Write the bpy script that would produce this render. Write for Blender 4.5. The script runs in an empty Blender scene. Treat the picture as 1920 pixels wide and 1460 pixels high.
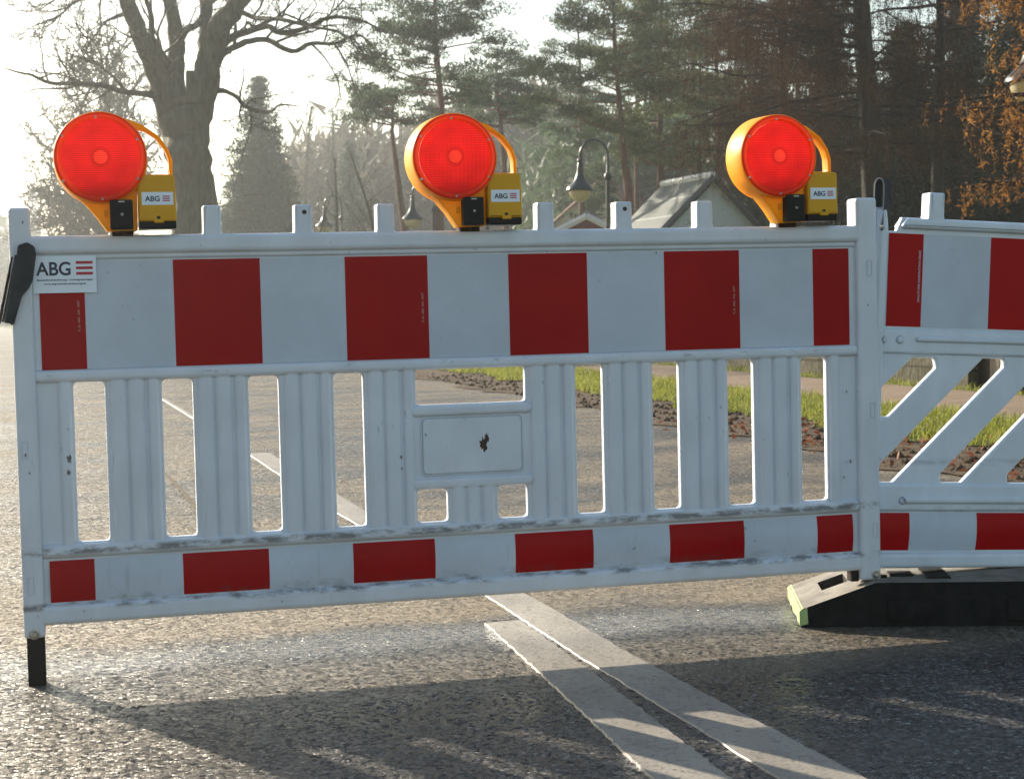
import bpy, bmesh, math, random
import numpy as np
from mathutils import Vector, Matrix
R = math.radians
scene = bpy.context.scene
col = scene.collection

# ------------------------------------------------------------------ camera, world, sun, exposure
FPX, YAW, PITCH, CAMH = 3188.8, 0.2524, math.atan(140/3188.8), 0.85
cam_d = bpy.data.cameras.new("camera")
cam = bpy.data.objects.new("camera", cam_d); col.objects.link(cam)
cam.location = (0, 0, CAMH)
cam.rotation_euler = (math.pi/2-PITCH, 0, -YAW)
cam_d.sensor_width = 36; cam_d.lens = FPX/1920*36
cam_d.clip_start = 0.05; cam_d.clip_end = 3000
cam_d.dof.use_dof = True; cam_d.dof.focus_distance = 4.25; cam_d.dof.aperture_fstop = 14
scene.camera = cam
scene.render.engine = 'CYCLES'
cy = scene.cycles
cy.use_denoising = True; cy.denoising_prefilter = 'NONE'; cy.denoising_input_passes = 'RGB_ALBEDO_NORMAL'
cy.max_bounces = 8; cy.transparent_max_bounces = 8; cy.volume_bounces = 1
cy.transmission_bounces = 6; cy.diffuse_bounces = 3; cy.glossy_bounces = 3
cy.sample_clamp_indirect = 8

SUN_AZ, SUN_EL = R(-27), R(20)          # azimuth from the road direction (+Y), negative = left
world = bpy.data.worlds.new("World"); scene.world = world; world.use_nodes = True
nt = world.node_tree
bg = nt.nodes['Background']; sky = nt.nodes.new('ShaderNodeTexSky')
sky.sky_type = 'NISHITA'; sky.sun_disc = False
sky.sun_elevation = SUN_EL; sky.sun_rotation = SUN_AZ
sky.air_density = 1.3; sky.dust_density = .7; sky.ozone_density = 1.0
nt.links.new(sky.outputs[0], bg.inputs[0]); bg.inputs[1].default_value = 0.07
sd = bpy.data.lights.new("sun", 'SUN'); sd.energy = 5.0; sd.angle = R(0.5); sd.color = (1, .88, .71)
sun = bpy.data.objects.new("sun", sd); col.objects.link(sun)
sv = Vector((math.sin(SUN_AZ)*math.cos(SUN_EL), math.cos(SUN_AZ)*math.cos(SUN_EL), math.sin(SUN_EL)))
sun.rotation_euler = sv.to_track_quat('Z', 'Y').to_euler(); sun.location = (-5, 5, 20)
scene.view_settings.view_transform = 'Standard'; scene.view_settings.look = 'None'
scene.view_settings.exposure = 1.32; scene.view_settings.gamma = 1

# ------------------------------------------------------------------ measuring helpers (where a thing seen in the photo stands)
CZ, SZ = math.cos(YAW), math.sin(YAW)
def ray(px, py):
    x = (px-960)/FPX; u = -(py-730)/FPX
    y = math.cos(PITCH)+u*math.sin(PITCH); z = -math.sin(PITCH)+u*math.cos(PITCH)
    return np.array([x*CZ+y*SZ, -x*SZ+y*CZ, z])
def at(px, py, D):
    r = ray(px, py); return r*(D/math.hypot(r[0], r[1]))+np.array([0, 0, CAMH])
XL, SL = -0.14, 0.0247
def gz(x): return SL*(min(max(x, -6), 12)-XL)
def stand(px, D):
    p = at(px, 590, D); return np.array([p[0], p[1], gz(p[0])])

# ------------------------------------------------------------------ object helpers
def link(o): col.objects.link(o); return o
def props(o, label=None, cat=None, group=None, kind=None):
    if label: o['label'] = label
    if cat: o['category'] = cat
    if group: o['group'] = group
    if kind: o['kind'] = kind
    return o
def empty(name, loc, label, cat, group=None, rot=(0, 0, 0)):
    o = bpy.data.objects.new(name, None); o.location = loc; o.rotation_euler = rot; o.empty_display_size = .1
    return props(link(o), label, cat, group)
def mesh_obj(name, verts, faces, mats, parent=None, smooth=None, mi=None):
    me = bpy.data.meshes.new(name)
    me.from_pydata([tuple(map(float, v)) for v in verts], [], [tuple(int(i) for i in f) for f in faces])
    for m in (mats if isinstance(mats, (list, tuple)) else [mats]): me.materials.append(m)
    if mi is not None: me.polygons.foreach_set('material_index', np.array(mi, dtype=np.int32))
    me.update()
    if smooth is not None:
        me.polygons.foreach_set('use_smooth', np.ones(len(me.polygons), dtype=bool))
        me.set_sharp_from_angle(angle=R(smooth))
    o = link(bpy.data.objects.new(name, me)); o.parent = parent
    return o
def np_mesh(name, V, F, mat, parent=None, smooth=False):
    """V (n,3); F (m,k) all faces with k corners, fast"""
    me = bpy.data.meshes.new(name); V = np.asarray(V, np.float32); F = np.asarray(F, np.int32)
    k = F.shape[1]
    me.vertices.add(len(V)); me.vertices.foreach_set('co', V.ravel())
    me.loops.add(F.size); me.loops.foreach_set('vertex_index', F.ravel())
    me.polygons.add(len(F)); me.polygons.foreach_set('loop_start', np.arange(0, F.size, k, dtype=np.int32))
    me.polygons.foreach_set('loop_total', np.full(len(F), k, dtype=np.int32))
    if smooth: me.polygons.foreach_set('use_smooth', np.ones(len(F), dtype=bool))
    me.materials.append(mat); me.update(calc_edges=True); me.validate()
    o = link(bpy.data.objects.new(name, me)); o.parent = parent
    return o

class MB:
    def __init__(s): s.v = []; s.f = []; s.m = []
    def add(s, V, F, m=0):
        n = len(s.v); s.v += [tuple(v) for v in V]; s.f += [tuple(i+n for i in f) for f in F]; s.m += [m]*len(F)
    def box(s, x0, x1, y0, y1, z0, z1, m=0, bev=0, M=None):
        bm = bmesh.new(); bmesh.ops.create_cube(bm, size=1)
        for v in bm.verts: v.co = Vector(((x0+x1)/2+v.co.x*(x1-x0), (y0+y1)/2+v.co.y*(y1-y0), (z0+z1)/2+v.co.z*(z1-z0)))
        if bev: bmesh.ops.bevel(bm, geom=bm.edges[:], offset=bev, segments=3, profile=.5, affect='EDGES')
        if M is not None: bm.transform(M)
        s.bm(bm, m)
    def bm(s, bm, m=0):
        bm.verts.ensure_lookup_table(); bm.verts.index_update()
        s.add([v.co[:] for v in bm.verts], [[v.index for v in f.verts] for f in bm.faces], m); bm.free()
    def me(s, me, m=0, T=None):
        V = [(T @ v.co if T is not None else v.co)[:] for v in me.vertices]
        s.add(V, [list(p.vertices) for p in me.polygons], m)
    def lathe(s, prof, n=32, M=None, m=0, cap=False):
        V = []; F = []
        for r, z in prof:
            for i in range(n):
                a = 2*math.pi*i/n; p = Vector((r*math.cos(a), r*math.sin(a), z)); V.append((M @ p if M is not None else p)[:])
        for j in range(len(prof)-1):
            for i in range(n):
                F.append((j*n+i, j*n+(i+1) % n, (j+1)*n+(i+1) % n, (j+1)*n+i))
        if cap: F.append(tuple(range(n))[::-1]); F.append(tuple(range((len(prof)-1)*n, len(prof)*n)))
        s.add(V, F, m)
    def tube(s, path, rad, n=8, m=0, cap=True):
        V, F = tube_np(np.array(path, float), np.array(rad if hasattr(rad, '__len__') else [rad]*len(path), float), n)
        s.add(V.tolist(), F.tolist(), m)
        if cap:
            k = len(s.v)-len(V); s.f.append(tuple(range(k, k+n))[::-1]); s.f.append(tuple(range(k+len(V)-n, k+len(V)))); s.m += [m, m]
    def build(s, name, mats, parent=None, smooth=35):
        return mesh_obj(name, s.v, s.f, mats, parent, smooth, s.m)
def tube_np(P, rad, n):
    k = len(P); T = np.gradient(P, axis=0); T /= (np.linalg.norm(T, axis=1, keepdims=True)+1e-9)
    ref = np.array([0, 0, 1.]) if abs(T[:, 2]).mean() < .8 else np.array([1., 0, 0])
    A = np.cross(T, ref); A /= (np.linalg.norm(A, axis=1, keepdims=True)+1e-9); B = np.cross(T, A)
    an = np.linspace(0, 2*math.pi, n, endpoint=False)
    V = P[:, None, :]+rad[:, None, None]*(np.cos(an)[None, :, None]*A[:, None, :]+np.sin(an)[None, :, None]*B[:, None, :])
    i = np.arange(k-1)[:, None]*n; j = np.arange(n)[None, :]; j2 = (j+1) % n
    F = np.stack([i+j, i+j2, i+n+j2, i+n+j], -1).reshape(-1, 4)
    return V.reshape(-1, 3), F

def roundpoly(pts, r, n=5):
    """polygon with rounded corners; r single or per point"""
    out = []; N = len(pts)
    for i, p in enumerate(pts):
        rr = r[i] if hasattr(r, '__len__') else r
        p = Vector(p); a = Vector(pts[i-1]); b = Vector(pts[(i+1) % N])
        if rr <= 0: out.append(tuple(p)); continue
        da = (a-p); db = (b-p); la = da.length; lb = db.length; da /= la; db /= lb
        ang = da.angle(db)
        if ang > 3.1: out.append(tuple(p)); continue
        t = min(rr/math.tan(ang/2), la*.49, lb*.49)
        P0 = p+da*t; P1 = p+db*t
        for k in range(n+1):
            s = k/n; q = P0*(1-s)**2+p*2*s*(1-s)+P1*s*s; out.append(tuple(q))
    return out
def rect(u0, u1, v0, v1, r=0, n=5): return roundpoly([(u0, v0), (u1, v0), (u1, v1), (u0, v1)], r, n) if r else [(u0, v0), (u1, v0), (u1, v1), (u0, v1)]
def plate(outer, holes, y0, y1, bev=.004, res=2):
    """flat plate in the local XZ plane between y0 (front) and y1 (back) with rounded rims -> mesh data"""
    cu = bpy.data.curves.new('t', 'CURVE'); cu.dimensions = '2D'; cu.fill_mode = 'BOTH'
    cu.extrude = max((y1-y0)/2-bev, .0002); cu.bevel_depth = bev; cu.bevel_resolution = res; cu.offset = -bev
    for pts in [outer]+list(holes):
        sp = cu.splines.new('POLY'); sp.points.add(len(pts)-1); sp.use_cyclic_u = True
        for q, p in zip(sp.points, pts): q.co = (p[0], p[1], 0, 1)
    ob = bpy.data.objects.new('t', cu); col.objects.link(ob)
    dg = bpy.context.evaluated_depsgraph_get(); dg.update()
    me = bpy.data.meshes.new_from_object(ob.evaluated_get(dg))
    bpy.data.objects.remove(ob); bpy.data.curves.remove(cu)
    T = Matrix(((1, 0, 0, 0), (0, 0, -1, (y0+y1)/2), (0, 1, 0, 0), (0, 0, 0, 1)))
    me.transform(T)
    return me
def text_mesh(s, size, offset=0, extrude=.0002, align='LEFT', sx=1.0):
    cu = bpy.data.curves.new('t', 'FONT'); cu.body = s; cu.size = size; cu.offset = offset; cu.extrude = extrude; cu.align_x = align
    ob = bpy.data.objects.new('t', cu); col.objects.link(ob)
    dg = bpy.context.evaluated_depsgraph_get(); dg.update()
    me = bpy.data.meshes.new_from_object(ob.evaluated_get(dg))
    bpy.data.objects.remove(ob); bpy.data.curves.remove(cu)
    me.transform(Matrix(((sx, 0, 0, 0), (0, 0, -1, 0), (0, 1, 0, 0), (0, 0, 0, 1))))
    return me

# ------------------------------------------------------------------ materials
def mat(name, color, rough=.5, spec=.5, **k):
    m = bpy.data.materials.new(name); m.use_nodes = True; b = m.node_tree.nodes['Principled BSDF']
    b.inputs['Base Color'].default_value = (*color, 1); b.inputs['Roughness'].default_value = rough
    b.inputs['Specular IOR Level'].default_value = spec
    for kk, v in k.items(): b.inputs[kk.replace('_', ' ')].default_value = v
    return m
class NT:
    def __init__(s, m): s.t = m.node_tree; s.b = s.t.nodes['Principled BSDF']; s.m = m
    def n(s, typ, **k):
        nd = s.t.nodes.new('ShaderNode'+typ)
        for a, v in k.items():
            if hasattr(nd, a): setattr(nd, a, v)
            else: nd.inputs[a.replace('_', ' ')].default_value = v
        return nd
    def l(s, a, b): s.t.links.new(a, b)
    def coord(s, kind='Object'): return s.n('TexCoord').outputs[kind]
    def noise(s, co, scale, detail=4, rough=.55, dist=0, dims=None):
        nd = s.n('TexNoise', Scale=scale, Detail=detail, Roughness=rough, Distortion=dist); s.l(co, nd.inputs['Vector']); return nd.outputs['Fac']
    def ramp(s, fac, stops):
        nd = s.n('ValToRGB'); e = nd.color_ramp.elements
        while len(e) < len(stops): e.new(.5)
        for x, (p, c) in zip(e, stops): x.position = p; x.color = (*c, 1) if hasattr(c, '__len__') else (c, c, c, 1)
        s.l(fac, nd.inputs[0]); return nd.outputs[0]
    def mix(s, fac, a, b, bt='MIX'):
        nd = s.n('Mix', data_type='RGBA', blend_type=bt)
        for i, v in ((0, fac), (6, a), (7, b)):
            if hasattr(v, 'node'): s.l(v, nd.inputs[i])
            elif i == 0: nd.inputs[0].default_value = v
            else: nd.inputs[i].default_value = (*v, 1)
        return nd.outputs[2]
    def math(s, op, a, b=0, c=None, clamp=False):
        nd = s.n('Math', operation=op, use_clamp=clamp)
        for i, v in enumerate((a, b) if c is None else (a, b, c)):
            if hasattr(v, 'node'): s.l(v, nd.inputs[i])
            else: nd.inputs[i].default_value = v
        return nd.outputs[0]
    def scale(s, co, v):
        nd = s.n('Mapping'); nd.inputs['Scale'].default_value = v; s.l(co, nd.inputs[0]); return nd.outputs[0]
    def bump(s, h, strength=.5, dist=.01, normal=None):
        nd = s.n('Bump', Strength=strength, Distance=dist); s.l(h, nd.inputs['Height'])
        if normal is not None: s.l(normal, nd.inputs['Normal'])
        return nd.outputs[0]
    def band(s, v, lo, hi, soft):
        """1 between lo and hi with soft edges"""
        a = s.math('MULTIPLY', s.math('SUBTRACT', v, lo), 1/soft, clamp=True)
        b = s.math('MULTIPLY', s.math('SUBTRACT', hi, v), 1/soft, clamp=True)
        return s.math('MULTIPLY', a, b)

def plastic_white(name, base, dirty=1.0, bevel=True):
    m = mat(name, base, .38, .4); t = NT(m); co = t.coord()
    sep = t.n('SeparateXYZ'); t.l(co, sep.inputs[0]); x, z = sep.outputs[0], sep.outputs[2]
    mott = t.noise(t.scale(co, (6, 6, 3)), 2.0, 5)
    c = t.mix(t.ramp(mott, [(.35, 0), (.75, 1)]), base, tuple(q*.86 for q in base))
    # grime collecting under the rails (heights measured on the thing), scuffs and specks
    g = t.noise(t.scale(co, (10, 10, 26)), 1.6, 7, .7)
    gm = None
    for lo, hi, sf, th in ((.298, .322, .008, .43), (.172, .196, .009, .47), (.705, .722, .006, .58), (.955, .985, .008, .66)):
        b = t.math('MULTIPLY', t.band(z, lo, hi, sf), t.ramp(g, [(th, 0), (th+.13, 1)]))
        gm = b if gm is None else t.math('MAXIMUM', gm, b)
    sp = t.noise(t.scale(co, (1, 1, .55)), 62, 2); sp = t.ramp(sp, [(.72, 0), (.75, 1)])
    spm = t.noise(co, 3.5, 3); sp = t.math('MULTIPLY', sp, t.ramp(spm, [(.45, 0), (.6, 1)]))
    scr = t.noise(t.scale(co, (30, 30, 5)), 2.2, 6, .75); scr = t.ramp(scr, [(.64, 0), (.70, 1)])
    scr = t.math('MULTIPLY', scr, t.ramp(t.noise(co, 4.4, 2), [(.52, 0), (.62, 1)]))
    allm = t.math('MAXIMUM', t.math('MULTIPLY', gm, .72*dirty), t.math('MULTIPLY', t.math('MAXIMUM', sp, t.math('MULTIPLY', scr, .8)), .7*dirty), clamp=True)
    # brownish film low down
    low = t.math('MULTIPLY', t.ramp(z, [(.0, 1), (.55, 0)]), t.ramp(t.noise(t.scale(co, (5, 5, 2)), 2.6, 5, .65), [(.3, 0), (.8, .5)]))
    c = t.mix(t.math('MULTIPLY', low, .6*dirty), c, (.34, .29, .22))
    c = t.mix(allm, c, (.055, .045, .035))
    t.l(c, t.b.inputs['Base Color'])
    r = t.math('MULTIPLY_ADD', allm, .3, .36); t.l(r, t.b.inputs['Roughness'])
    nb = None
    if bevel:
        bv = t.n('Bevel', samples=4); bv.inputs['Radius'].default_value = .006; nb = bv.outputs[0]
    t.l(t.bump(t.noise(co, 55, 3), .12, .002, nb), t.b.inputs['Normal'])
    t.b.inputs['Subsurface Weight'].default_value = 0
    return m
M_white = plastic_white('white_plastic', (.665, .725, .82))
M_white2 = plastic_white('clean_white_plastic', (.68, .76, .86), .35)

def film_mat(name, c, rough=.32, dirty=.5):
    m = mat(name, c, rough, .07); t = NT(m); co = t.coord()
    sep = t.n('SeparateXYZ'); t.l(co, sep.inputs[0]); z = sep.outputs[2]
    n1 = t.noise(co, 5, 5, .6)
    cc = t.mix(t.ramp(n1, [(.35, 0), (.8, 1)]), c, tuple(q*.82 for q in c))
    g = t.noise(t.scale(co, (10, 10, 22)), 1.7, 7, .7)
    gm = t.math('MULTIPLY', t.band(z, .176, .215, .018), t.ramp(g, [(.48, 0), (.66, 1)]))
    sp = t.ramp(t.noise(co, 95, 1), [(.735, 0), (.75, 1)])
    sp = t.math('MULTIPLY', sp, t.ramp(t.noise(co, 6, 2), [(.45, 0), (.6, .8)]))
    streak = t.math('MULTIPLY', t.ramp(t.noise(t.scale(co, (24, 24, 2)), 2, 4), [(.6, 0), (.72, .35)]), t.band(z, .15, .31, .05))
    mm = t.math('MAXIMUM', t.math('MAXIMUM', gm, streak), sp, clamp=True)
    cc = t.mix(t.math('MULTIPLY', mm, dirty), cc, (.07, .06, .05))
    t.l(cc, t.b.inputs['Base Color'])
    h = t.n('TexVoronoi', Scale=260); t.l(co, h.inputs['Vector'])
    t.l(t.bump(h.outputs['Distance'], .06, .001), t.b.inputs['Normal'])
    return m
M_fw = film_mat('white_reflective_film', (.55, .62, .72))
M_fr = film_mat('red_reflective_film', (.36, .005, .007))
M_fr2 = film_mat('bright_red_reflective_film', (.42, .005, .007))
M_sticker = mat('sticker_white', (.74, .83, .95), .35)
M_navy = mat('navy_print', (.015, .025, .06), .5)
M_redp = mat('red_print', (.42, .012, .03), .5)
M_grey = mat('pale_print', (.5, .42, .40), .5)
M_black = mat('black_plastic', (.006, .006, .007), .5, .22)
M_steel = mat('zinc_steel', (.42, .40, .38), .38, Metallic=.9)
M_dark = mat('dark_steel', (.018, .015, .014), .6, .2)
def rubber(name, c):
    m = mat(name, c, .7, .15); t = NT(m); co = t.coord()
    n1 = t.noise(co, 22, 6, .65)
    t.l(t.mix(t.ramp(n1, [(.35, 0), (.75, 1)]), c, tuple(q*2.0+.006 for q in c)), t.b.inputs['Base Color'])
    t.l(t.bump(n1, .35, .004), t.b.inputs['Normal']); return m
M_rub = rubber('recycled_rubber', (.009, .0085, .008))
M_strap = rubber('rubber_strap', (.020, .024, .028))
M_green = rubber('pale_green_paint', (.27, .34, .15))
M_under = mat('road_dust_on_rubber', (.2, .17, .13), .8)
# dusty top of the rubber base
t = NT(M_under); t.l(t.mix(t.ramp(t.noise(t.coord(), 14, 6, .7), [(.35, 0), (.7, 1)]), (.24, .22, .185), (.09, .08, .068)), t.b.inputs['Base Color'])
t.l(t.bump(t.noise(t.coord(), 60, 5), .4, .003), t.b.inputs['Normal'])

def translucent(name, c, trans=.5, rough=.35, bumpf=None, coat=.0, spec=.5):
    m = mat(name, c, rough, spec); t = NT(m)
    tr = t.n('BsdfTranslucent'); tr.inputs['Color'].default_value = (*c, 1)
    mx = t.n('MixShader'); mx.inputs[0].default_value = trans
    t.l(t.b.outputs[0], mx.inputs[1]); t.l(tr.outputs[0], mx.inputs[2])
    t.l(mx.outputs[0], t.t.nodes['Material Output'].inputs[0])
    if bumpf:
        nm = bumpf(t); t.l(nm, t.b.inputs['Normal']); t.l(nm, tr.inputs['Normal'])
    return m, t, tr
M_yel, _, _ = translucent('yellow_housing_plastic', (.95, .50, .0), .45, .4, spec=.3)
M_box = mat('ochre_box_plastic', (.68, .35, .006), .45, .3)
def lens_bump(t):
    co = t.coord(); sep = t.n('SeparateXYZ'); t.l(co, sep.inputs[0])
    w = t.math('SINE', t.math('MULTIPLY', sep.outputs[2], 1500)); w2 = t.math('SINE', t.math('MULTIPLY', sep.outputs[0], 620))
    fl_ = t.n('VectorMath', operation='MULTIPLY'); t.l(co, fl_.inputs[0]); fl_.inputs[1].default_value = (1, 0, 1)
    r = t.n('VectorMath', operation='LENGTH'); t.l(fl_.outputs[0], r.inputs[0])
    ring = t.math('SINE', t.math('MULTIPLY', r.outputs['Value'], 900))
    inner = t.math('LESS_THAN', r.outputs['Value'], .045)
    h = t.math('ADD', t.math('MULTIPLY', w, .5), t.math('MULTIPLY', w2, .35))
    h = t.math('ADD', h, t.math('MULTIPLY', ring, t.math('MULTIPLY', inner, .6)))
    return t.bump(h, .4, .0012)
M_lens, tl, trn = translucent('red_lens', (.95, .03, .02), .62, .3, lens_bump)
co = tl.coord(); rr = tl.n('VectorMath', operation='LENGTH'); fl2 = tl.n('VectorMath', operation='MULTIPLY'); tl.l(co, fl2.inputs[0]); fl2.inputs[1].default_value = (1, 0, 1); tl.l(fl2.outputs[0], rr.inputs[0])
sepl = tl.n('SeparateXYZ'); tl.l(co, sepl.inputs[0])
cen = tl.ramp(tl.math('MULTIPLY', rr.outputs['Value'], 10), [(.0, (.95, .07, .04)), (.14, (.95, .07, .04)), (.165, (.60, .010, .010)), (.26, (.80, .018, .016)), (.6, (.74, .014, .014)), (.85, (.85, .022, .014))])
stri = tl.math('MULTIPLY_ADD', tl.math('SINE', tl.math('MULTIPLY', sepl.outputs[2], 1500)), .16, .84)
stn = tl.ramp(tl.noise(co, 18, 4), [(.35, .8), (.65, 1)])
cc = tl.mix(1.0, tl.mix(1.0, cen, stri, 'MULTIPLY'), stn, 'MULTIPLY')
tl.l(cc, trn.inputs['Color']); tl.l(cc, tl.b.inputs['Base Color'])
M_bezel, _, _ = translucent('orange_red_bezel', (.85, .07, .008), .6, .25)
M_back, _, _ = translucent('clear_back_lens', (.95, .82, .7), .85, .2)

# ground materials
def asphalt():
    m = mat('asphalt', (.06, .06, .06), .42, .26); t = NT(m); co = t.coord('Object')
    v = t.n('TexVoronoi', Scale=98, Randomness=1.0); t.l(co, v.inputs['Vector'])
    v2 = t.n('TexVoronoi', Scale=190); t.l(co, v2.inputs['Vector'])
    sc = t.n('SeparateColor'); t.l(v.outputs['Color'], sc.inputs[0])
    sc2 = t.n('SeparateColor'); t.l(v2.outputs['Color'], sc2.inputs[0])
    stone = t.ramp(sc.outputs[0], [(0, (.017, .016, .015)), (.4, (.041, .039, .037)), (.75, (.095, .091, .086)), (1, (.28, .27, .255))])
    fine = t.ramp(sc2.outputs[0], [(0, (.016, .015, .014)), (.5, (.050, .047, .044)), (1, (.25, .24, .225))])
    stone = t.mix(t.ramp(sc.outputs[2], [(.45, 0), (.55, 1)]), stone, fine)
    gap = t.ramp(v.outputs['Distance'], [(.40, 0), (.75, 1)])
    stone = t.mix(t.math('MULTIPLY', gap, .8), stone, (.008, .008, .008))
    sep = t.n('SeparateXYZ'); t.l(co, sep.inputs[0])
    big = t.noise(t.scale(co, (1, 1.6, 1)), .9, 6, .62)
    wv = t.math('MULTIPLY_ADD', t.noise(t.scale(co, (.8, .8, 1)), 1.4, 4), .5, -.25)
    y = t.math('ADD', sep.outputs[1], wv)
    # sand tracked onto the road: a thin brown film, a bare strip paled as sky sheen, then a thick tan film and patches further on
    near = t.math('MULTIPLY', t.band(y, 3.5, 4.12, .15), .45)
    leftw = t.math('MULTIPLY', t.math('SUBTRACT', .55, sep.outputs[0]), 1.6, clamp=True)
    near = t.math('MAXIMUM', near, t.math('MULTIPLY', leftw, .5))
    thick = t.math('MULTIPLY', t.band(y, 4.32, 7.0, .16), .88)
    far = t.math('MULTIPLY', t.math('SUBTRACT', y, 6.0, clamp=True), t.ramp(big, [(.40, .35), (.60, .9)]))
    d = t.math('MAXIMUM', t.math('MAXIMUM', near, thick), far, clamp=True)
    d = t.math('MULTIPLY', d, t.ramp(big, [(.32, .55), (.5, 1)]))
    sm = t.ramp(t.noise(co, 170, 4), [(.34, .25), (.62, 1)])
    c = t.mix(t.math('MULTIPLY', d, sm), stone, t.mix(sc.outputs[1], (.32, .25, .16), (.22, .175, .115)))
    sky_sheen = t.math('MULTIPLY', t.band(y, 4.06, 4.38, .1), t.ramp(t.noise(co, 2.2, 4), [(.3, .4), (.55, 1)]))
    c = t.mix(t.math('MULTIPLY', sky_sheen, .5), c, (.36, .35, .335))  # sky reflection on bare polished stone, put into the colour
    t.l(c, t.b.inputs['Base Color'])
    h = t.math('MULTIPLY', t.math('SUBTRACT', 1.0, t.math('POWER', v.outputs['Distance'], 2.0)), .7)
    h = t.math('ADD', h, t.math('MULTIPLY', sc.outputs[1], .35))
    h = t.math('SUBTRACT', h, t.math('MULTIPLY', v2.outputs['Distance'], .45))
    h = t.math('ADD', h, t.math('MULTIPLY', sc2.outputs[1], .35))
    def facet(colr, k):
        a_ = t.n('VectorMath', operation='SUBTRACT'); t.l(colr, a_.inputs[0]); a_.inputs[1].default_value = (.5, .5, .5)
        b_ = t.n('VectorMath', operation='MULTIPLY'); t.l(a_.outputs[0], b_.inputs[0]); b_.inputs[1].default_value = (k, k, 0); return b_.outputs[0]
    g = t.n('NewGeometry'); s1 = t.n('VectorMath', operation='ADD'); t.l(t.bump(h, .5, .0030), s1.inputs[0]); t.l(facet(v.outputs['Color'], .7), s1.inputs[1])
    s2 = t.n('VectorMath', operation='ADD'); t.l(s1.outputs[0], s2.inputs[0]); t.l(facet(v2.outputs['Color'], .55), s2.inputs[1])
    s3 = t.n('VectorMath', operation='NORMALIZE'); t.l(s2.outputs[0], s3.inputs[0]); t.l(s3.outputs[0], t.b.inputs['Normal'])
    wet = t.ramp(t.noise(t.scale(co, (1, 2.2, 1)), .75, 4), [(.42, .30), (.6, .20)])
    t.l(t.math('SUBTRACT', t.math('ADD', wet, t.math('MULTIPLY', d, .4)), t.math('MULTIPLY', sky_sheen, .08)), t.b.inputs['Roughness'])
    return m
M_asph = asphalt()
def paint():
    m = mat('worn_road_paint', (.4, .39, .37), .55); t = NT(m); co = t.coord('Object')
    v = t.n('TexVoronoi', Scale=92); t.l(co, v.inputs['Vector'])
    w = t.noise(co, 70, 5, .7); w2 = t.noise(t.scale(co, (2, .8, 1)), 3, 5)
    c = t.mix(t.ramp(w2, [(.35, 0), (.7, 1)]), (.36, .325, .275), (.24, .215, .18))
    c = t.mix(t.ramp(w, [(.52, 0), (.66, .75)]), c, (.08, .075, .07))
    pat = t.ramp(t.noise(t.scale(co, (3, 1, 1)), 5, 6, .7), [(.55, 0), (.72, .6)]); c = t.mix(pat, c, (.11, .10, .09))
    t.l(c, t.b.inputs['Base Color'])
    h = t.math('SUBTRACT', t.noise(co, 120, 3), t.math('MULTIPLY', v.outputs['Distance'], .5))
    t.l(t.bump(h, .55, .002), t.b.inputs['Normal']); return m
M_paint = paint()
def ground_mat(name, a, b, c3, scale, bumpd=.02, rough=.9):
    m = mat(name, a, rough, .2); t = NT(m); co = t.coord('Object')
    n1 = t.noise(co, scale, 7, .65); n2 = t.noise(co, scale*7, 4)
    c = t.mix(t.ramp(n1, [(.35, 0), (.65, 1)]), a, b)
    c = t.mix(t.ramp(n2, [(.55, 0), (.72, 1)]), c, c3)
    t.l(c, t.b.inputs['Base Color'])
    t.l(t.bump(t.math('ADD', n1, t.math('MULTIPLY', n2, .5)), .8, bumpd), t.b.inputs['Normal']); return m
M_soil = ground_mat('soil', (.05, .034, .022), (.13, .09, .055), (.2, .15, .1), 9, .05)
M_turf = ground_mat('turf', (.07, .10, .018), (.13, .15, .03), (.05, .05, .02), 5, .04)
M_pave = ground_mat('pavement', (.20, .145, .10), (.27, .20, .145), (.16, .11, .08), 3, .004, .8)
M_tar = mat('tar_joint', (.015, .014, .013), .5)
M_kerbline = mat('worn_joint_line', (.15, .125, .09), .9, .1)
def foliage(name, a, b, trans=.4, rough=.6, spec=.3):
    m = mat(name, a, rough, spec); t = NT(m)
    g = t.n('NewGeometry'); co = t.coord('Object'); big = t.noise(co, .9, 3)
    f = t.math('MULTIPLY_ADD', g.outputs['Random Per Island'], .6, t.math('MULTIPLY', big, .5), clamp=True)
    c = t.mix(f, a, b); t.l(c, t.b.inputs['Base Color'])
    tr = t.n('BsdfTranslucent'); t.l(c, tr.inputs['Color'])
    mx = t.n('MixShader'); mx.inputs[0].default_value = trans
    t.l(t.b.outputs[0], mx.inputs[1]); t.l(tr.outputs[0], mx.inputs[2]); t.l(mx.outputs[0], t.t.nodes['Material Output'].inputs[0])
    return m
M_pine = foliage('pine_needles', (.022, .050, .024), (.07, .105, .040), .45)
M_pine2 = foliage('pine_needles_yellowish', (.04, .062, .022), (.12, .135, .045), .45)
M_spruce = foliage('spruce_needles', (.022, .045, .028), (.055, .080, .042))
M_dkfir = foliage('dark_conifer_needles', (.008, .016, .006), (.030, .045, .014), .25)
M_brown = foliage('brown_larch_twigs', (.030, .016, .008), (.085, .046, .022), .25, .9, .05)
M_orange = foliage('orange_larch_needles', (.15, .062, .013), (.42, .20, .05), .45, .8, .1)
M_wood = foliage('bare_wood_mass', (.055, .055, .035), (.11, .095, .06), .4)
M_grass = foliage('grass_blades', (.05, .085, .012), (.36, .36, .07), .5)
M_leaf = foliage('fallen_leaves', (.11, .035, .014), (.36, .11, .04), .3)
def bark(name, a, b):
    m = mat(name, a, .85, .2); t = NT(m); co = t.coord('Object')
    n1 = t.noise(t.scale(co, (5, 5, 1)), 3, 6, .65)
    t.l(t.mix(t.ramp(n1, [(.35, 0), (.7, 1)]), a, b), t.b.inputs['Base Color'])
    t.l(t.bump(n1, .8, .04), t.b.inputs['Normal']); return m
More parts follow.
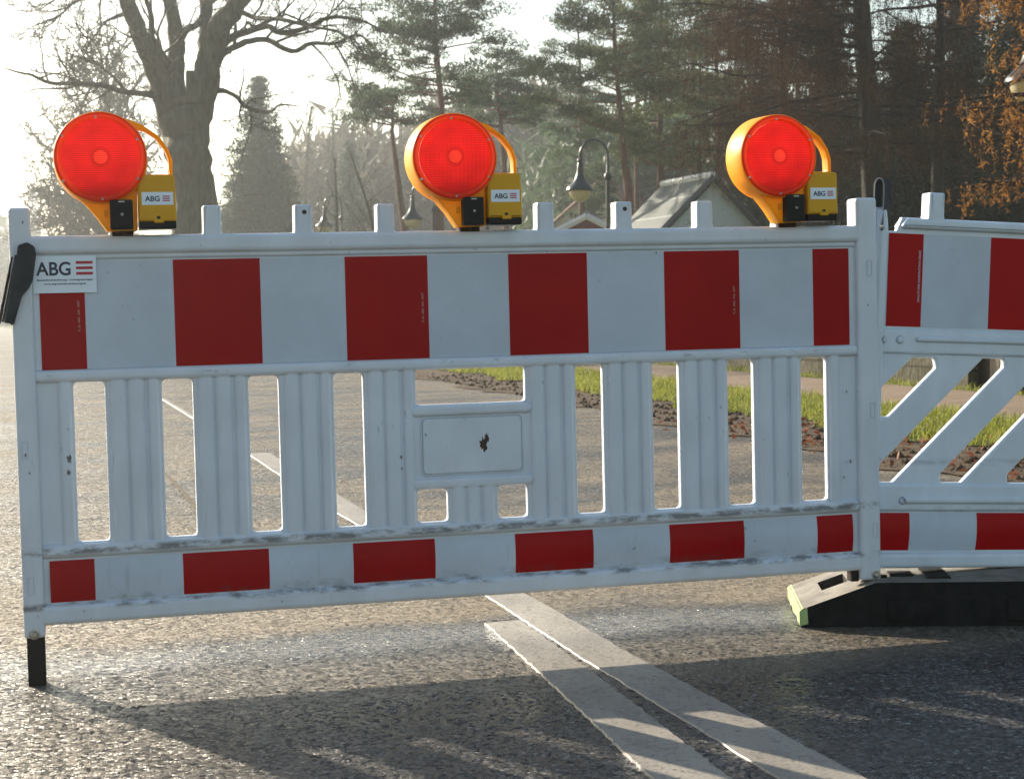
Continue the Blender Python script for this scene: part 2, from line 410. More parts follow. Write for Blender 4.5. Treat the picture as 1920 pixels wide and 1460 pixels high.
M_bark = bark('linden_bark', (.06, .055, .035), (.13, .12, .08))
M_barkp = bark('pine_bark', (.10, .05, .03), (.20, .11, .065))
M_barkd = bark('dark_bark', (.02, .016, .012), (.05, .04, .03))
M_lampmetal = mat('dark_green_lamp_paint', (.012, .022, .024), .35, .5)
M_lampglass, _, _ = translucent('frosted_lamp_glass', (.75, .66, .42), .5, .3)
M_plaster = mat('white_plaster', (.62, .64, .66), .8)
M_beige = mat('beige_plaster', (.5, .42, .3), .8)
M_tile = mat('red_roof_tiles', (.24, .10, .06), .75)
M_redwood = mat('red_painted_boards', (.12, .02, .018), .7)
M_feltroof = mat('grey_roof_felt', (.22, .22, .20), .8)
M_trim = mat('white_trim', (.6, .6, .58), .6)
M_barge = mat('dark_barge_board', (.07, .07, .06), .6)
M_stone = mat('grey_spire_stone', (.12, .13, .14), .9)
m = M_solar = mat('solar_panels', (.05, .06, .06), .6, .2); t = NT(m)
br = t.n('TexBrick', offset=0.0, Scale=1.0); t.l(t.coord('UV'), br.inputs[0])
br.inputs['Color1'].default_value = (.12, .135, .125, 1); br.inputs['Color2'].default_value = (.12, .135, .125, 1)
br.inputs['Mortar'].default_value = (.34, .36, .34, 1); br.inputs['Mortar Size'].default_value = .02
br.inputs['Brick Width'].default_value = 40; br.inputs['Row Height'].default_value = .7
t.l(br.outputs[0], t.b.inputs['Base Color'])
m = M_block = mat('split_face_blocks', (.2, .19, .15), .95, .1); t = NT(m); co = t.coord('UV')
br = t.n('TexBrick', offset=.5, Scale=1.0); t.l(co, br.inputs[0])
br.inputs['Color1'].default_value = (.16, .15, .11, 1); br.inputs['Color2'].default_value = (.24, .22, .17, 1)
br.inputs['Mortar'].default_value = (.10, .095, .08, 1); br.inputs['Mortar Size'].default_value = .012; br.inputs['Mortar Smooth'].default_value = .3
br.inputs['Brick Width'].default_value = .40; br.inputs['Row Height'].default_value = .2
nn = t.noise(t.scale(co, (1, .35, 1)), 26, 6, .7)
t.l(t.mix(t.ramp(nn, [(.35, .0), (.62, .85)]), br.outputs[0], (.045, .043, .03)), t.b.inputs['Base Color'])
t.l(t.bump(t.math('ADD', nn, t.math('MULTIPLY', br.outputs['Fac'], -.8)), 1, .04), t.b.inputs['Normal'])

# ------------------------------------------------------------------ ground
def strip(name, xs0, xs1, ys, dz, m, nx=1, thick=0, kind='structure'):
    """sheet between x0(y) and x1(y) that follows the cross fall of the street"""
    V = []; F = []; nxs = nx+1
    for j, y in enumerate(ys):
        a, b = xs0(y), xs1(y)
        for i in range(nxs):
            x = a+(b-a)*i/nx; V.append((x, y, gz(x)+dz))
    for j in range(len(ys)-1):
        for i in range(nx): F.append((j*nxs+i, j*nxs+i+1, (j+1)*nxs+i+1, (j+1)*nxs+i))
    o = mesh_obj(name, V, F, m); return props(o, kind=kind)
# far ground, one sheet to the horizon
xs = [-440, -200, -60, -6, 12, 60, 200, 440]; ysg = [-40, 0, 30, 80, 200, 520]
V = [(x, y, gz(x)-.006) for y in ysg for x in xs]; n = len(xs)
F = [(j*n+i, j*n+i+1, (j+1)*n+i+1, (j+1)*n+i) for j in range(len(ysg)-1) for i in range(n-1)]
props(mesh_obj('ground', V, F, M_turf), kind='structure')
def wob(y, s, a): return a*(math.sin(y*2.1+s)*.5+math.sin(y*5.3+s*2)*.3+math.sin(y*11+s*3)*.2)
def road_edge(y):
    if y < 22: return 4.12+.25*max(0, min(1, (y-3)/4))-.0*y
    if y < 36: return 4.37-2.6*((y-22)/14)**2*(3-2*((y-22)/14))
    return 1.77-.07*(y-36)
ysr = list(np.arange(-8, 42, .5))+list(np.arange(42, 460, 8.))
V = []; F = []; cols_ = [None]
for y in ysr:
    e = road_edge(y); V += [(-40 if y < 60 else min(-40, e-30), y, gz(-40)), (-6 if e > -5.9 else e-1, y, gz(-6)), (e, y, gz(e))]
for j in range(len(ysr)-1):
    for i in range(2): F.append((j*3+i, j*3+i+1, (j+1)*3+i+1, (j+1)*3+i))
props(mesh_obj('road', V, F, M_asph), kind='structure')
ys = np.arange(-6, 24, .12)
strip('soil_verge', lambda y: 3.95+wob(y, 1, .22)-.0*y, lambda y: 5.1, ys, .006, M_soil)
strip('grass_verge', lambda y: 4.72+wob(y, 4, .2), lambda y: 6.02+wob(y, 2, .05), ys, .012, M_turf)
strip('pavement', lambda y: 6.0, lambda y: 7.35+wob(y, 7, .04), np.arange(-6, 60, .25), .018, M_pave)

rng = np.random.default_rng(5)
def blades(name, n, fx, y0, y1, hmin, hmax, w, m, label, cat, ypow=1.5):
    y = y0+(y1-y0)*rng.random(n)**ypow; x = np.array([fx(a, r) for a, r in zip(y, rng.random(n))])
    z = SL*(np.clip(x, -6, 12)-XL)+.01
    h = hmin+(hmax-hmin)*rng.random(n)**2; an = rng.random(n)*6.28; le = rng.normal(0, .45, (n, 2))*h[:, None]
    P = np.stack([x, y, z], 1); d = np.stack([np.cos(an), np.sin(an), 0*an], 1)*w
    mid = P+np.stack([le[:, 0]*.35, le[:, 1]*.35, h*.6], 1); tip = P+np.stack([le[:, 0], le[:, 1], h], 1)
    V = np.stack([P-d, P+d, mid+d*.7, mid-d*.7, tip], 1).reshape(-1, 3); b = np.arange(n)[:, None]*5
    F = np.concatenate([b+[0, 1, 2], b+[0, 2, 3], b+[3, 2, 4]])
    o = np_mesh(name, V, F, m); return props(o, label, cat, kind='stuff')
blades('verge_grass', 60000, lambda y, r: 4.7+wob(y, 4, .2)+r*1.3, 5, 24, .010, .085, .0032, M_grass, 'short sunlit grass on the verge between road and pavement', 'grass')
blades('wall_grass', 4000, lambda y, r: 7.4+r*.34, 9, 26, .01, .07, .004, M_grass, 'thin grass along the foot of the block wall', 'grass')
# fallen leaves and clods on the soil
n = 700; y = 5.5+5.5*rng.random(n)**2.0; x = 3.9+rng.random(n)*1.1+.35*rng.normal(0, .4, n)
P = np.stack([x, y, SL*(x-XL)+.012+.02*rng.random(n)], 1)
a = rng.normal(0, 1, (n, 3)); a[:, 2] *= .4; a /= np.linalg.norm(a, axis=1, keepdims=True); b = np.cross(a, rng.normal(0, .35, (n, 3))+[0, 0, 1]); b /= np.linalg.norm(b, axis=1, keepdims=True)
s = (.012+.02*rng.random(n))[:, None]; up = np.array([0, 0, 1])*s*.35
V = np.stack([P-a*s, P-b*s*.6+up, P+a*s, P+b*s*.6+up], 1).reshape(-1, 3)
props(np_mesh('fallen_leaves', V, np.arange(4*n).reshape(-1, 4), M_leaf), 'rust brown fallen leaves scattered on the soil beside the road', 'leaves', kind='stuff')
n = 2200; y = 5+15*rng.random(n)**1.4; x = 4.0+rng.random(n)*.9
mbv = []; mbf = []
for i in range(n):
    r = .006+.024*rng.random()**2; c = np.array([x[i], y[i], gz(x[i])+r*.3])
    bm = np.array([[1, 0, 0], [-1, 0, 0], [0, 1, 0], [0, -1, 0], [0, 0, 1], [0, 0, -1.]])*(r*(.6+.6*rng.random((6, 1))))
    k = len(mbv)*6; mbv.append(c+bm); mbf.append(np.array([[0, 2, 4], [2, 1, 4], [1, 3, 4], [3, 0, 4], [2, 0, 5], [1, 2, 5], [3, 1, 5], [0, 3, 5]])+k)
props(np_mesh('soil_clods', np.concatenate(mbv), np.concatenate(mbf), M_soil, smooth=False), 'dark crumbly clods of soil along the road edge', 'soil', kind='stuff')

# road markings: thick painted strips
def marking(name, pts_l, pts_r, dz=.003):
    V = []; F = []; n = 0; L = []
    def samp(pts, N):
        pts = np.array(pts); t = np.linspace(0, len(pts)-1, N); i = np.minimum(t.astype(int), len(pts)-2); f = (t-i)[:, None]
        return pts[i]*(1-f)+pts[i+1]*f
    N = 160; A = samp(pts_l, N); B = samp(pts_r, N)
    for k in range(N):
        a, b = A[k].copy(), B[k].copy(); a[0] += rng.normal(0, .0018); b[0] += rng.normal(0, .0018)
        V += [(a[0], a[1], gz(a[0])), (a[0]+.002, a[1], gz(a[0])+dz), (b[0]-.002, b[1], gz(b[0])+dz), (b[0], b[1], gz(b[0]))]
    for k in range(N-1):
        for i in range(3): F.append((k*4+i, k*4+i+1, (k+1)*4+i+1, (k+1)*4+i))
    F += [(3, 2, 1, 0)]
    return props(mesh_obj(name, V, F, M_paint), kind='structure')
marking('lane_marking', [(1.225, 0.8), (1.195, 2.75), (1.163, 3.85), (1.155, 4.8), (1.045, 7.0), (.99, 10.1)], [(1.37, .8), (1.34, 2.7), (1.29, 3.85), (1.275, 4.7), (1.17, 7.0), (1.12, 10.1)])
marking('lane_marking', [(.93, 1.2), (.983, 2.83), (1.02, 3.6), (1.05, 4.36)], [(1.06, 1.2), (1.116, 2.78), (1.14, 3.6), (1.150, 4.36)], .0048)
marking('lane_marking', [(.93, 13), (.83, 17)], [(.97, 13), (.87, 17)])
marking('lane_marking', [(.70, 22), (.45, 30)], [(.74, 22), (.49, 30)])
strip('road_joint', lambda y: .50-.03*(y-7.4)+wob(y, 2, .006), lambda y: .518-.03*(y-7.4)+wob(y, 3, .006), np.arange(6.2, 14, .15), .004, M_kerbline)
def xline(name, y0, x0, x1, m, w=.012):
    V = []; F = []
    for i, x in enumerate(np.linspace(x0, x1, 60)):
        y = y0+.02*math.sin(x*7)+.01*math.sin(x*23); V += [(x, y, gz(x)+.004), (x, y+w, gz(x)+.004)]
    F = [(2*i, 2*i+2, 2*i+3, 2*i+1) for i in range(59)]
    props(mesh_obj(name, V, F, m), kind='structure')
xline('road_joint', 7.2, -3.2, .52, M_tar); xline('road_joint', 11.9, -4, 4.2, M_tar, .02)

# ------------------------------------------------------------------ barriers
TA = .0249; V0 = .725
O = Vector((-.0693, 4.0125, .7238))
def hrail(mb, u0, u1, v0, v1, yf, yb=.03, bev=.009):
    mb.me(plate(rect(u0, u1, v0+V0, v1+V0, min(.012, (v1-v0)*.45)), [], yf, yb, bev, 3))
bar1 = empty('barrier', O-V0*Vector((-math.sin(TA), 0, math.cos(TA))), 'white plastic road barrier with upright slots, carrying three red lamps', 'barrier', rot=(0, -TA, 0))
sh = lambda pts: [(a, b+V0) for a, b in pts]
slots = [(c-.035, c+.035, -.397, -.030) for c in (.102, .301, .500, .701, 1.300, 1.500, 1.700, 1.900)]
holes = [rect(a, b, c+V0, d+V0, .012) for a, b, c, d in slots]
holes += [rect(.864, 1.136, -.113+V0, -.026+V0, .012), rect(.861, .936, -.397+V0, -.318+V0, .013), rect(1.062, 1.136, -.397+V0, -.318+V0, .013)]
mb = MB()
mb.me(plate(rect(-.05, 2.055, -.578+V0, .285+V0, .01), holes, .001, .024, .005, 3))
# posts
mb.me(plate(rect(-.0615, -.014, -.610+V0, .368+V0, .009), [], -.014, .046, .008, 3))
mb.me(plate(rect(2.017, 2.0745, -.610+V0, .374+V0, .009), [], -.014, .046, .008, 3))
# rails
hrail(mb, -.03, 2.03, .262, .304, -.014, .048, .011)
hrail(mb, -.03, 2.03, .251, .266, -.004, .045, .004)
hrail(mb, -.018, 2.02, -.028, -.001, -.011, .048, .009)
hrail(mb, -.018, 2.02, -.430, -.400, -.011, .048, .010)
hrail(mb, -.03, 2.03, -.5835, -.538, -.013, .048, .011)
# ribs between slots
def ridge(u0, u1, v0=-.408, v1=-.022, yf=-.0065): mb.me(plate(rect(u0, u1, v0+V0, v1+V0, .004), [], yf, .044, .0095, 4))
def flutes(u0, u1, bumps, v0=-.404, v1=-.024, hgt=.0085):
    """panel with soft upright flutes; bumps: (centre, half width)"""
    us = np.linspace(u0, u1, max(16, int((u1-u0)/.0012))); h = np.zeros_like(us)
    for c_, w_ in bumps:
        q = np.clip((us-c_)/w_, -1, 1); h = np.maximum(h, hgt*(1-np.abs(q)**3.2)**.8)
    edge = np.minimum(1, np.minimum(us-u0, u1-us)/.004); y = np.where(h*edge > 0, -h*edge, .0)+.0008*(1-edge)
    V = []; F = []; n = len(us); vs = [v0, v1]
    for v in vs:
        for a, b in zip(us, y): V.append((a, b, v+V0))
    for i in range(n-1): F.append((i, i+1, n+i+1, n+i))
    mb.add(V, F)
for c in (.2015, .4005, .6005, .8, 1.2, 1.4, 1.6, 1.8):
    flutes(c-.060, c+.060, ((c-.035, .019), (c+.006, .020), (c+.044, .013)))
for a, b in ((.030, .064), (1.938, 1.970)): flutes(a, b, (((a+b)/2, .015),))
hrail(mb, .85, 1.15, -.140, -.116, -.008, .044, .007); hrail(mb, .85, 1.15, -.316, -.291, -.008, .044, .007)
flutes(.940, 1.058, ((.962, .016), (.999, .017), (1.036, .016)), -.404, -.308)
mb.me(plate(rect(.873, 1.127, -.285+V0, -.143+V0, .014), [rect(.8755, 1.1245, -.2825+V0, -.1455+V0, .012)], -.0012, .01, .0006, 1))
frame = mb.build('frame', M_white, bar1, 40)
# centre name plate, set in a groove
mb = MB(); mb.me(plate(rect(.8775, 1.1225, -.2805+V0, -.1475+V0, .011), [], -.003, .006, .001)); pl = mb.build('name_plate', M_white, bar1)
def blot(name, u, v, s, parent, y, seed, m=None):
    r = random.Random(seed); V = [(u, y, v+V0)]; n = 22
    for i in range(n):
        a = 6.283*i/n; q = s*(.45+.7*r.random()); V.append((u+q*math.cos(a)*.62, y, v+V0+q*math.sin(a)*1.15))
    return mesh_obj(name, V, [(0, 1+i, 1+(i+1) % n) for i in range(n)], m or M_grime, parent)
M_grime = mat('rust_brown_grime', (.06, .028, .018), .8); M_scuff = mat('grey_scuff', (.17, .16, .15), .8)
blot('rust_mark', 1.028, -.212, .018, pl, -.0036, 3); blot('rust_mark', 1.035, -.198, .011, pl, -.0037, 9)
for u, v, s_, sd_ in ((.052, -.205, .016, 5), (.050, -.235, .012, 6), (-.043, -.19, .008, 7), (-.036, -.232, .006, 8), (.822, -.235, .008, 10), (.823, -.262, .006, 11), (2.046, .10, .006, 12), (1.985, -.12, .007, 13), (1.994, -.30, .009, 14), (1.975, -.34, .006, 15), (.905, -.038, .005, 16), (-.030, .335, .006, 17), (1.478, .243, .006, 18)):
    blot('scuff_mark', u, v, s_*.6, frame, -.0148 if (u < -.014 or u > 2.02) else -.0085, sd_, M_scuff)
# reflective films
def film(name, secs, u_hi, v0, v1, y, parent, mr, mw, dome=0.0, ph=V0):
    V = []; F = []; mi = []; K = 8 if dome else 1
    for k, (a, b, red) in enumerate(secs):
        N = 2; base = len(V)
        for i in range(N):
            u = a+(b-a)*i/(N-1)
            for j in range(K+1):
                t = j/K; V.append((u, y-dome*math.sin(math.pi*t), v0+(v1-v0)*t+ph))
        for i in range(N-1):
            for j in range(K):
                F.append((base+i*(K+1)+j, base+(i+1)*(K+1)+j, base+(i+1)*(K+1)+j+1, base+i*(K+1)+j+1)); mi.append(1 if red else 0)
    return mesh_obj(name, V, F, [mw, mr], parent, 30, mi)
secs = [(0, .1, 1), (.1, .3, 0), (.3, .5, 1), (.5, .7, 0), (.7, .9, 1), (.9, 1.1, 0), (1.1, 1.3, 1), (1.3, 1.5, 0), (1.5, 1.7, 1), (1.7, 1.9, 0), (1.9, 2.0, 1)]
fu = film('reflective_film', secs, 2, 0.0, .246, -.0005, bar1, M_fr, M_fw)
fl = film('reflective_film', secs, 2, -.533, -.437, -.0005, bar1, M_fr, M_fw, .006)
for u in (.0875, .888, 1.687):
    m_ = text_mesh('TL 26 - 6002 - RA2 - BAST', .0065, .0, .0001); m_.transform(Matrix.Rotation(R(-90), 4, 'Y')); m_.transform(Matrix.Translation((u, -.0012, V0+.085)))
    m_.materials.append(M_grey); ob = link(bpy.data.objects.new('small_print', m_)); ob.parent = fu
# ABG sticker
def abg(parent, x0, z0, w, h, y, full, name='sticker'):
    mb = MB(); mb.box(x0, x0+w, y-.0006, y, z0, z0+h); st = mb.build(name, M_sticker, parent, None)
    ch = h*(.37 if full else .42); bz = z0+(h*.485 if full else h*.29); bx = x0+w*(.05 if full else .10)
    tm = text_mesh('ABG', ch*1.37, ch*.028, .0001)
    xs_ = [v.co.x for v in tm.vertices]; sc = (w*(.545 if full else .47))/(max(xs_)-min(xs_))
    tm.transform(Matrix.Diagonal((sc, 1, 1, 1))); tm.transform(Matrix.Translation((bx-min(xs_)*sc, y-.0012, bz)))
    tm.materials.append(M_navy); ob = link(bpy.data.objects.new('lettering', tm)); ob.parent = st
    mb = MB(); rx0 = x0+w*(.68 if full else .66); rx1 = x0+w*(.945 if full else .89)
    for k in range(3):
        zc = bz+ch*(.10+.40*k); mb.box(rx0, rx1, y-.0013, y-.0007, zc-ch*.10, zc+ch*.10)
    mb.build('red_bars', M_redp, st, None)
    if full:
        for s_, zz, sz in (('Baustellenabsicherung - Lichtsignalanlagen', .335, .0052), ('www.abg-verkehrssicherung.de', .225, .0058)):
            tm = text_mesh(s_, sz, .00012, .0001); xs_ = [v.co.x for v in tm.vertices]; ww = w*(.88 if zz > .3 else .66); sc = ww/(max(xs_)-min(xs_))
            tm.transform(Matrix.Diagonal((sc, 1, 1, 1))); tm.transform(Matrix.Translation((x0+w*.5-ww/2, y-.0012, z0+h*zz)))
            tm.materials.append(M_navy); ob = link(bpy.data.objects.new('lettering', tm)); ob.parent = st
    return st
abg(bar1, -.0125, .1745+V0, .140, .0835, -.0055, True)
# pegs that carry lamps
for c in (.182, .393, .605, .801, 1.004, 1.196, 1.3965, 1.6085, 1.822):
    mb = MB(); mb.me(plate(roundpoly([(c-.024, .296+V0), (c+.024, .296+V0), (c+.021, .312+V0), (c+.0205, .370+V0), (c-.0205, .370+V0), (c-.021, .312+V0)], [.001, .001, .004, .005, .005, .004]), [], -.008, .040, .006, 3))
    pg = mb.build('peg', M_white, bar1, 40)
    if abs(c-.605) < .01 or abs(c-1.3965) < .01:
        mb = MB(); mb.lathe([(0.0001, -.0085), (.0055, -.0085), (.0055, -.004)], 16, Matrix.Translation((c+.002, 0, .352+V0)) @ Matrix.Rotation(R(90), 4, 'X') @ Matrix.Diagonal((1, 1, -1, 1)))
        mb.build('bolt_hole', M_grime, pg)
# steel legs
mb = MB(); mb.box(-.0565, -.0165, -.002, .038, -.004, .14, bev=.003); mb.build('leg', M_dark, bar1)
mb = MB(); mb.box(1.996, 2.018, .0, .03, .112, .15, bev=.003); mb.build('leg', M_dark, bar1)
for u, v in ((-.039, -.600), (2.058, -.594)):
    mb = MB(); mb.lathe([(.0001, .022), (.006, .022), (.009, .0175), (.009, .013)], 14, Matrix.Translation((u, 0, v+V0)) @ Matrix.Rotation(R(90), 4, 'X'))
    mb.lathe([(.009, .0165), (.0125, .0160), (.0125, .0135)], 14, Matrix.Translation((u, 0, v+V0)) @ Matrix.Rotation(R(90), 4, 'X'))
    mb.build('bolt', M_steel, bar1)
# moulded lock marks on the posts
for u, v in ((-.044, -.18), (-.042, -.49), (2.051, .195), (2.055, -.17), (2.058, -.48)):
    mb = MB(); mb.me(plate(rect(u-.007, u+.007, v-.02+V0, v+.02+V0, .003), [rect(u-.0055, u+.0055, v-.0185+V0, v+.0185+V0, .002)], -.0152, -.010, .0004, 1)); mb.build('moulded_mark', M_white, bar1)
# rubber strap loop on the left post, folded down
M_lightedge = mat('worn_sunlit_edge', (.34, .32, .29), .6)  # pale from wear and from sunlight painted into the edge colour
def strap(parent, path, wvec, th, name='strap', edge=False):
    """loop of flat rubber band: path (x,y,z) swept with width vector wvec"""
    P = np.array(path, float); w = np.array(wvec, float); T = np.gradient(P, axis=0); T /= np.linalg.norm(T, axis=1, keepdims=True)
    N = np.cross(T, w/np.linalg.norm(w)); N /= np.linalg.norm(N, axis=1, keepdims=True)
    V = []; F = []; n = len(P)
    for i in range(n):
        for a, b in ((0, -.5), (1, -.5), (1, .5), (0, .5)): V.append(P[i]+w*a+N[i]*th*b)
    for i in range(n-1):
        for k in range(4): F.append((i*4+k, i*4+(k+1) % 4, (i+1)*4+(k+1) % 4, (i+1)*4+k))
    F += [(3, 2, 1, 0), (4*n-4, 4*n-3, 4*n-2, 4*n-1)]
    o = mesh_obj(name, V, F, [M_strap, M_lightedge], parent, 40, [1 if (k % 4 == 3 and edge) else 0 for k in range(len(F)-2)]+[0, 0])
    bv = o.modifiers.new('b', 'BEVEL'); bv.width = .0018; bv.segments = 2; bv.limit_method = 'ANGLE'
    return o
mb = MB()
pts = [(-.042, .283), (-.022, .290), (-.006, .280), (-.003, .262), (-.012, .205), (-.020, .188), (-.037, .168), (-.046, .140), (-.056, .108), (-.062, .104), (-.066, .108), (-.078, .110), (-.062, .190), (-.045, .262)]
mb.me(plate(roundpoly(sh(pts), [.008, .010, .010, .006, .006, .01, .01, .01, .003, .002, .002, .003, .01, .006]), [], -.030, -.016, .0035, 2))
mb.me(plate(roundpoly(sh([(-.026, .27), (-.018, .272), (-.023, .20), (-.028, .202)]), .003), [], -.0325, -.028, .0012, 1))
sp1 = mb.build('strap', M_strap, bar1)
pth = []
for s_ in np.linspace(0, 1, 10): pth.append((-.047-.035*s_, -.028+.012*s_, .262-.15*s_+V0))
strap(sp1, pth, (.002, .040, 0), .004, 'strap_band')
pth = [(x-.009, y+.01, z-.004) for x, y, z in pth]
o2 = strap(sp1, pth, (.002, .034, 0), .004, 'strap_band')

# second barrier, with slanting slots (plane measured on the photo)
Y2 = 4.045; TB = -.030
def bp(px, py):
    r = ray(px, py); P = r*(Y2/r[1])+np.array([0, 0, CAMH]); return P
B0 = bp(1661, 611)      # lower left corner of its upper film
def lc(px, py):
    d = bp(px, py)-B0; return (d[0]*math.cos(TB)+d[2]*math.sin(TB), -d[0]*math.sin(TB)+d[2]*math.cos(TB))
V2 = float(-lc(1700, 1064)[1])+.03
bar2 = empty('barrier', Vector(B0)-V2*Vector((-math.sin(TB), 0, math.cos(TB))), 'white plastic road barrier with slanting slots, standing behind the lamp barrier at right', 'barrier', rot=(0, -TB, 0))
L = lambda pts: [(lambda q: (q[0], q[1]+V2))(lc(*p)) for p in pts]
zt = lc(1730, 408)[1]; z0b = lc(1700, 1064)[1]
mb = MB(); LEN = 2.03
tr = lc(1663, 430)
outer = [(-.042, z0b+V2), (LEN+.07, z0b+V2), (LEN+.07, lc(1640, 395)[1]+V2), (LEN+.04, lc(1640, 395)[1]+V2), (LEN+.015, lc(1680, 433)[1]+V2), (LEN-.02, lc(1680, 433)[1]+V2), (LEN-.045, zt+V2)] + L([(1694, 407), (1683, 433), (1668, 432), (1662, 420), (1660, 388), (1637, 388)])
h_ = []
def diag(du, top=True, low=True):
    q = [(.0+du, 0)]
sl2 = [lc(*p) for p in [(1844, 672), (1884, 672), (1884, 690), (1676, 903), (1640, 903), (1640, 884)]]
pit = lc(1804, 903)[0]-lc(1676, 903)[0]
holes2 = [roundpoly(L([(1712, 671), (1755, 671), (1757, 690), (1668, 781), (1649, 781), (1648, 733)]), [.006, .014, .010, .012, .010, .01])]
v_t, v_b = lc(1844, 672)[1], lc(1676, 904)[1]; b_r = lc(1676, 903)[0]; t_r = lc(1884, 690)[0]; dx = t_r-b_r; wid = .062
for k in range(0, 9):
    br_ = b_r+k*pit; a = (v_t-v_b)
    holes2.append(roundpoly([(br_-wid, v_b+V2), (br_, v_b+V2), (br_+dx, v_b+a*.93+V2), (br_+dx, v_t+V2), (br_+dx-wid, v_t+V2), (br_-wid, v_b+a*.07+V2)], [.010, .008, .010, .014, .006, .012]) if k else
                  roundpoly([(br_-.052, v_b+V2), (br_, v_b+V2), (br_+dx, v_b+a*.93+V2), (br_+dx, v_t+V2), (br_+dx-wid, v_t+V2), (br_-.052, v_b+a*.07+.012+V2)], [.004, .008, .010, .014, .006, .004]))
mb.me(plate(outer, holes2, .002, .026, .007, 3))
# raised top rail, middle rails, bottom rail, post
vt0 = lc(1780, 432)[1]; topr = roundpoly([(lc(1700, 408)[0], zt+V2-.003), (LEN-.05, zt+V2-.003), (LEN-.04, vt0+V2), (lc(1686, 434)[0], vt0+V2)], .008)
mb.me(plate(topr, [], -.012, .046, .009, 3))
def rail2(px0, va, vb, yf=-.010, b=.008, u1=LEN): 
    mb.me(plate(rect(px0, u1, va+V2, vb+V2, .012), [], yf, .046, b, 3))
vA = lambda y: lc(1720, y)[1]
rail2(-.028, vA(663), vA(618), -.004, .005)
rail2(.085, vA(640), vA(630), -.012, .005, LEN-.08)
rail2(-.036, vA(957), vA(908), -.004, .005)
rail2(.06, vA(943), vA(930), -.012, .006, LEN-.08)
rail2(-.03, vA(1064), vA(1036), -.011, .009)
mb.me(plate(roundpoly([(-.046, z0b+V2-.012), (-.010, z0b+V2-.012), (-.006, lc(1665, 430)[1]+V2), (-.012, lc(1650, 392)[1]+V2), (-.036, lc(1650, 392)[1]+V2)], .008), [], -.012, .046, .009, 3))
for pu in (lc(1653, 637), lc(1686, 637), lc(1691, 938)):
    mb.lathe([(.0001, .012), (.006, .011), (.010, .006), (.011, .002)], 16, Matrix.Translation((pu[0], 0, pu[1]+V2)) @ Matrix.Rotation(R(90), 4, 'X'))
mb.build('frame', M_white2, bar2, 40)
s2 = [(0, .1, 1)]+[(.1+.2*k, .3+.2*k, k % 2) for k in range(9)]+[(1.9, 2.0, 1)]
k2 = (lc(1727, 612)[0]-lc(1662, 611)[0])/.1; s2 = [(a*k2 if a < .2 else (a-.1)*k2*.985+.1*k2, (b-.1)*k2*.985+.1*k2, r_) for a, b, r_ in s2]
film('reflective_film', s2, 2, 0, lc(1700, 438)[1], .0005, bar2, M_fr2, M_fw, ph=V2)
film('reflective_film', [(a-.012, b-.012, r_) for a, b, r_ in s2], 2, vA(1031), vA(961), .0005, bar2, M_fr2, M_fw, .006, ph=V2)
m_ = text_mesh('ORALITE 5930 CONSTRUCTION GRADE', .0075, .00015, .0001); m_.transform(Matrix.Rotation(R(-90), 4, 'Y')); m_.transform(Matrix.Translation((.092, -.0006, V2+.065)))
m_.materials.append(M_fw); ob = link(bpy.data.objects.new('small_print', m_)); ob.parent = bar2
for k in range(9):
    cx = lc(1755, 380)[0]+k*pit*1.75
    if cx > 1.9: break
    mb = MB(); mb.me(plate(roundpoly([(cx-.026, zt+V2-.02), (cx+.026, zt+V2-.02), (cx+.022, zt+V2+.008), (cx+.0215, zt+V2+.066), (cx-.0215, zt+V2+.066), (cx-.022, zt+V2+.008)], [.001, .001, .004, .005, .005, .004]), [], -.010, .042, .007, 3)); mb.build('peg', M_white2, bar2, 40)
# loop strap on its post
lx, lz = lc(1647, 372)[0], lc(1647, 372)[1]+V2
pth = [(lx-.0135-.001*s_, -.004, lz-.022+.04*s_) for s_ in np.linspace(0, 1, 6)]
for a in np.linspace(170, 10, 12): pth.append((lx-.001+.0135*math.cos(R(a)), -.004, lz+.030+.022*math.sin(R(a))))
for s_ in np.linspace(0, 1, 10): pth.append((lx+.0125-.003*s_-.008*s_*s_, -.012*s_-.004, lz+.022-.105*s_))
sp2 = strap(bar2, pth, (.030, .022, 0), .0045, edge=True)
bx, bz = pth[-1][0]+.008, pth[-1][2]+.006
mb = MB(); mb.lathe([(.0001, .024), (.004, .0235), (.006, .020), (.006, .012)], 14, Matrix.Translation((bx-.003, 0, bz+.004)) @ Matrix.Rotation(R(90), 4, 'X')); mb.build('rivet', M_steel, sp2)
mb = MB()
for px in (1870,): 
    u_ = lc(px, 1064)[0]; mb.box(u_, u_+.05, .0, .06, V2+z0b-.045, V2+z0b+.004, bev=.003)
mb.build('foot_block', M_black, bar2)

# rubber base under the two barriers
BA = R(-19.3); bx0, by0 = 1.803, 4.016
base = empty('base', (bx0, by0, gz(bx0)), 'black recycled rubber barrier foot with a pale green painted end, on the asphalt', 'barrier base', rot=(0, -SL, BA))
LB, WB, HB, HE, SLP = .85, .385, .113, .046, .19
mb = MB()
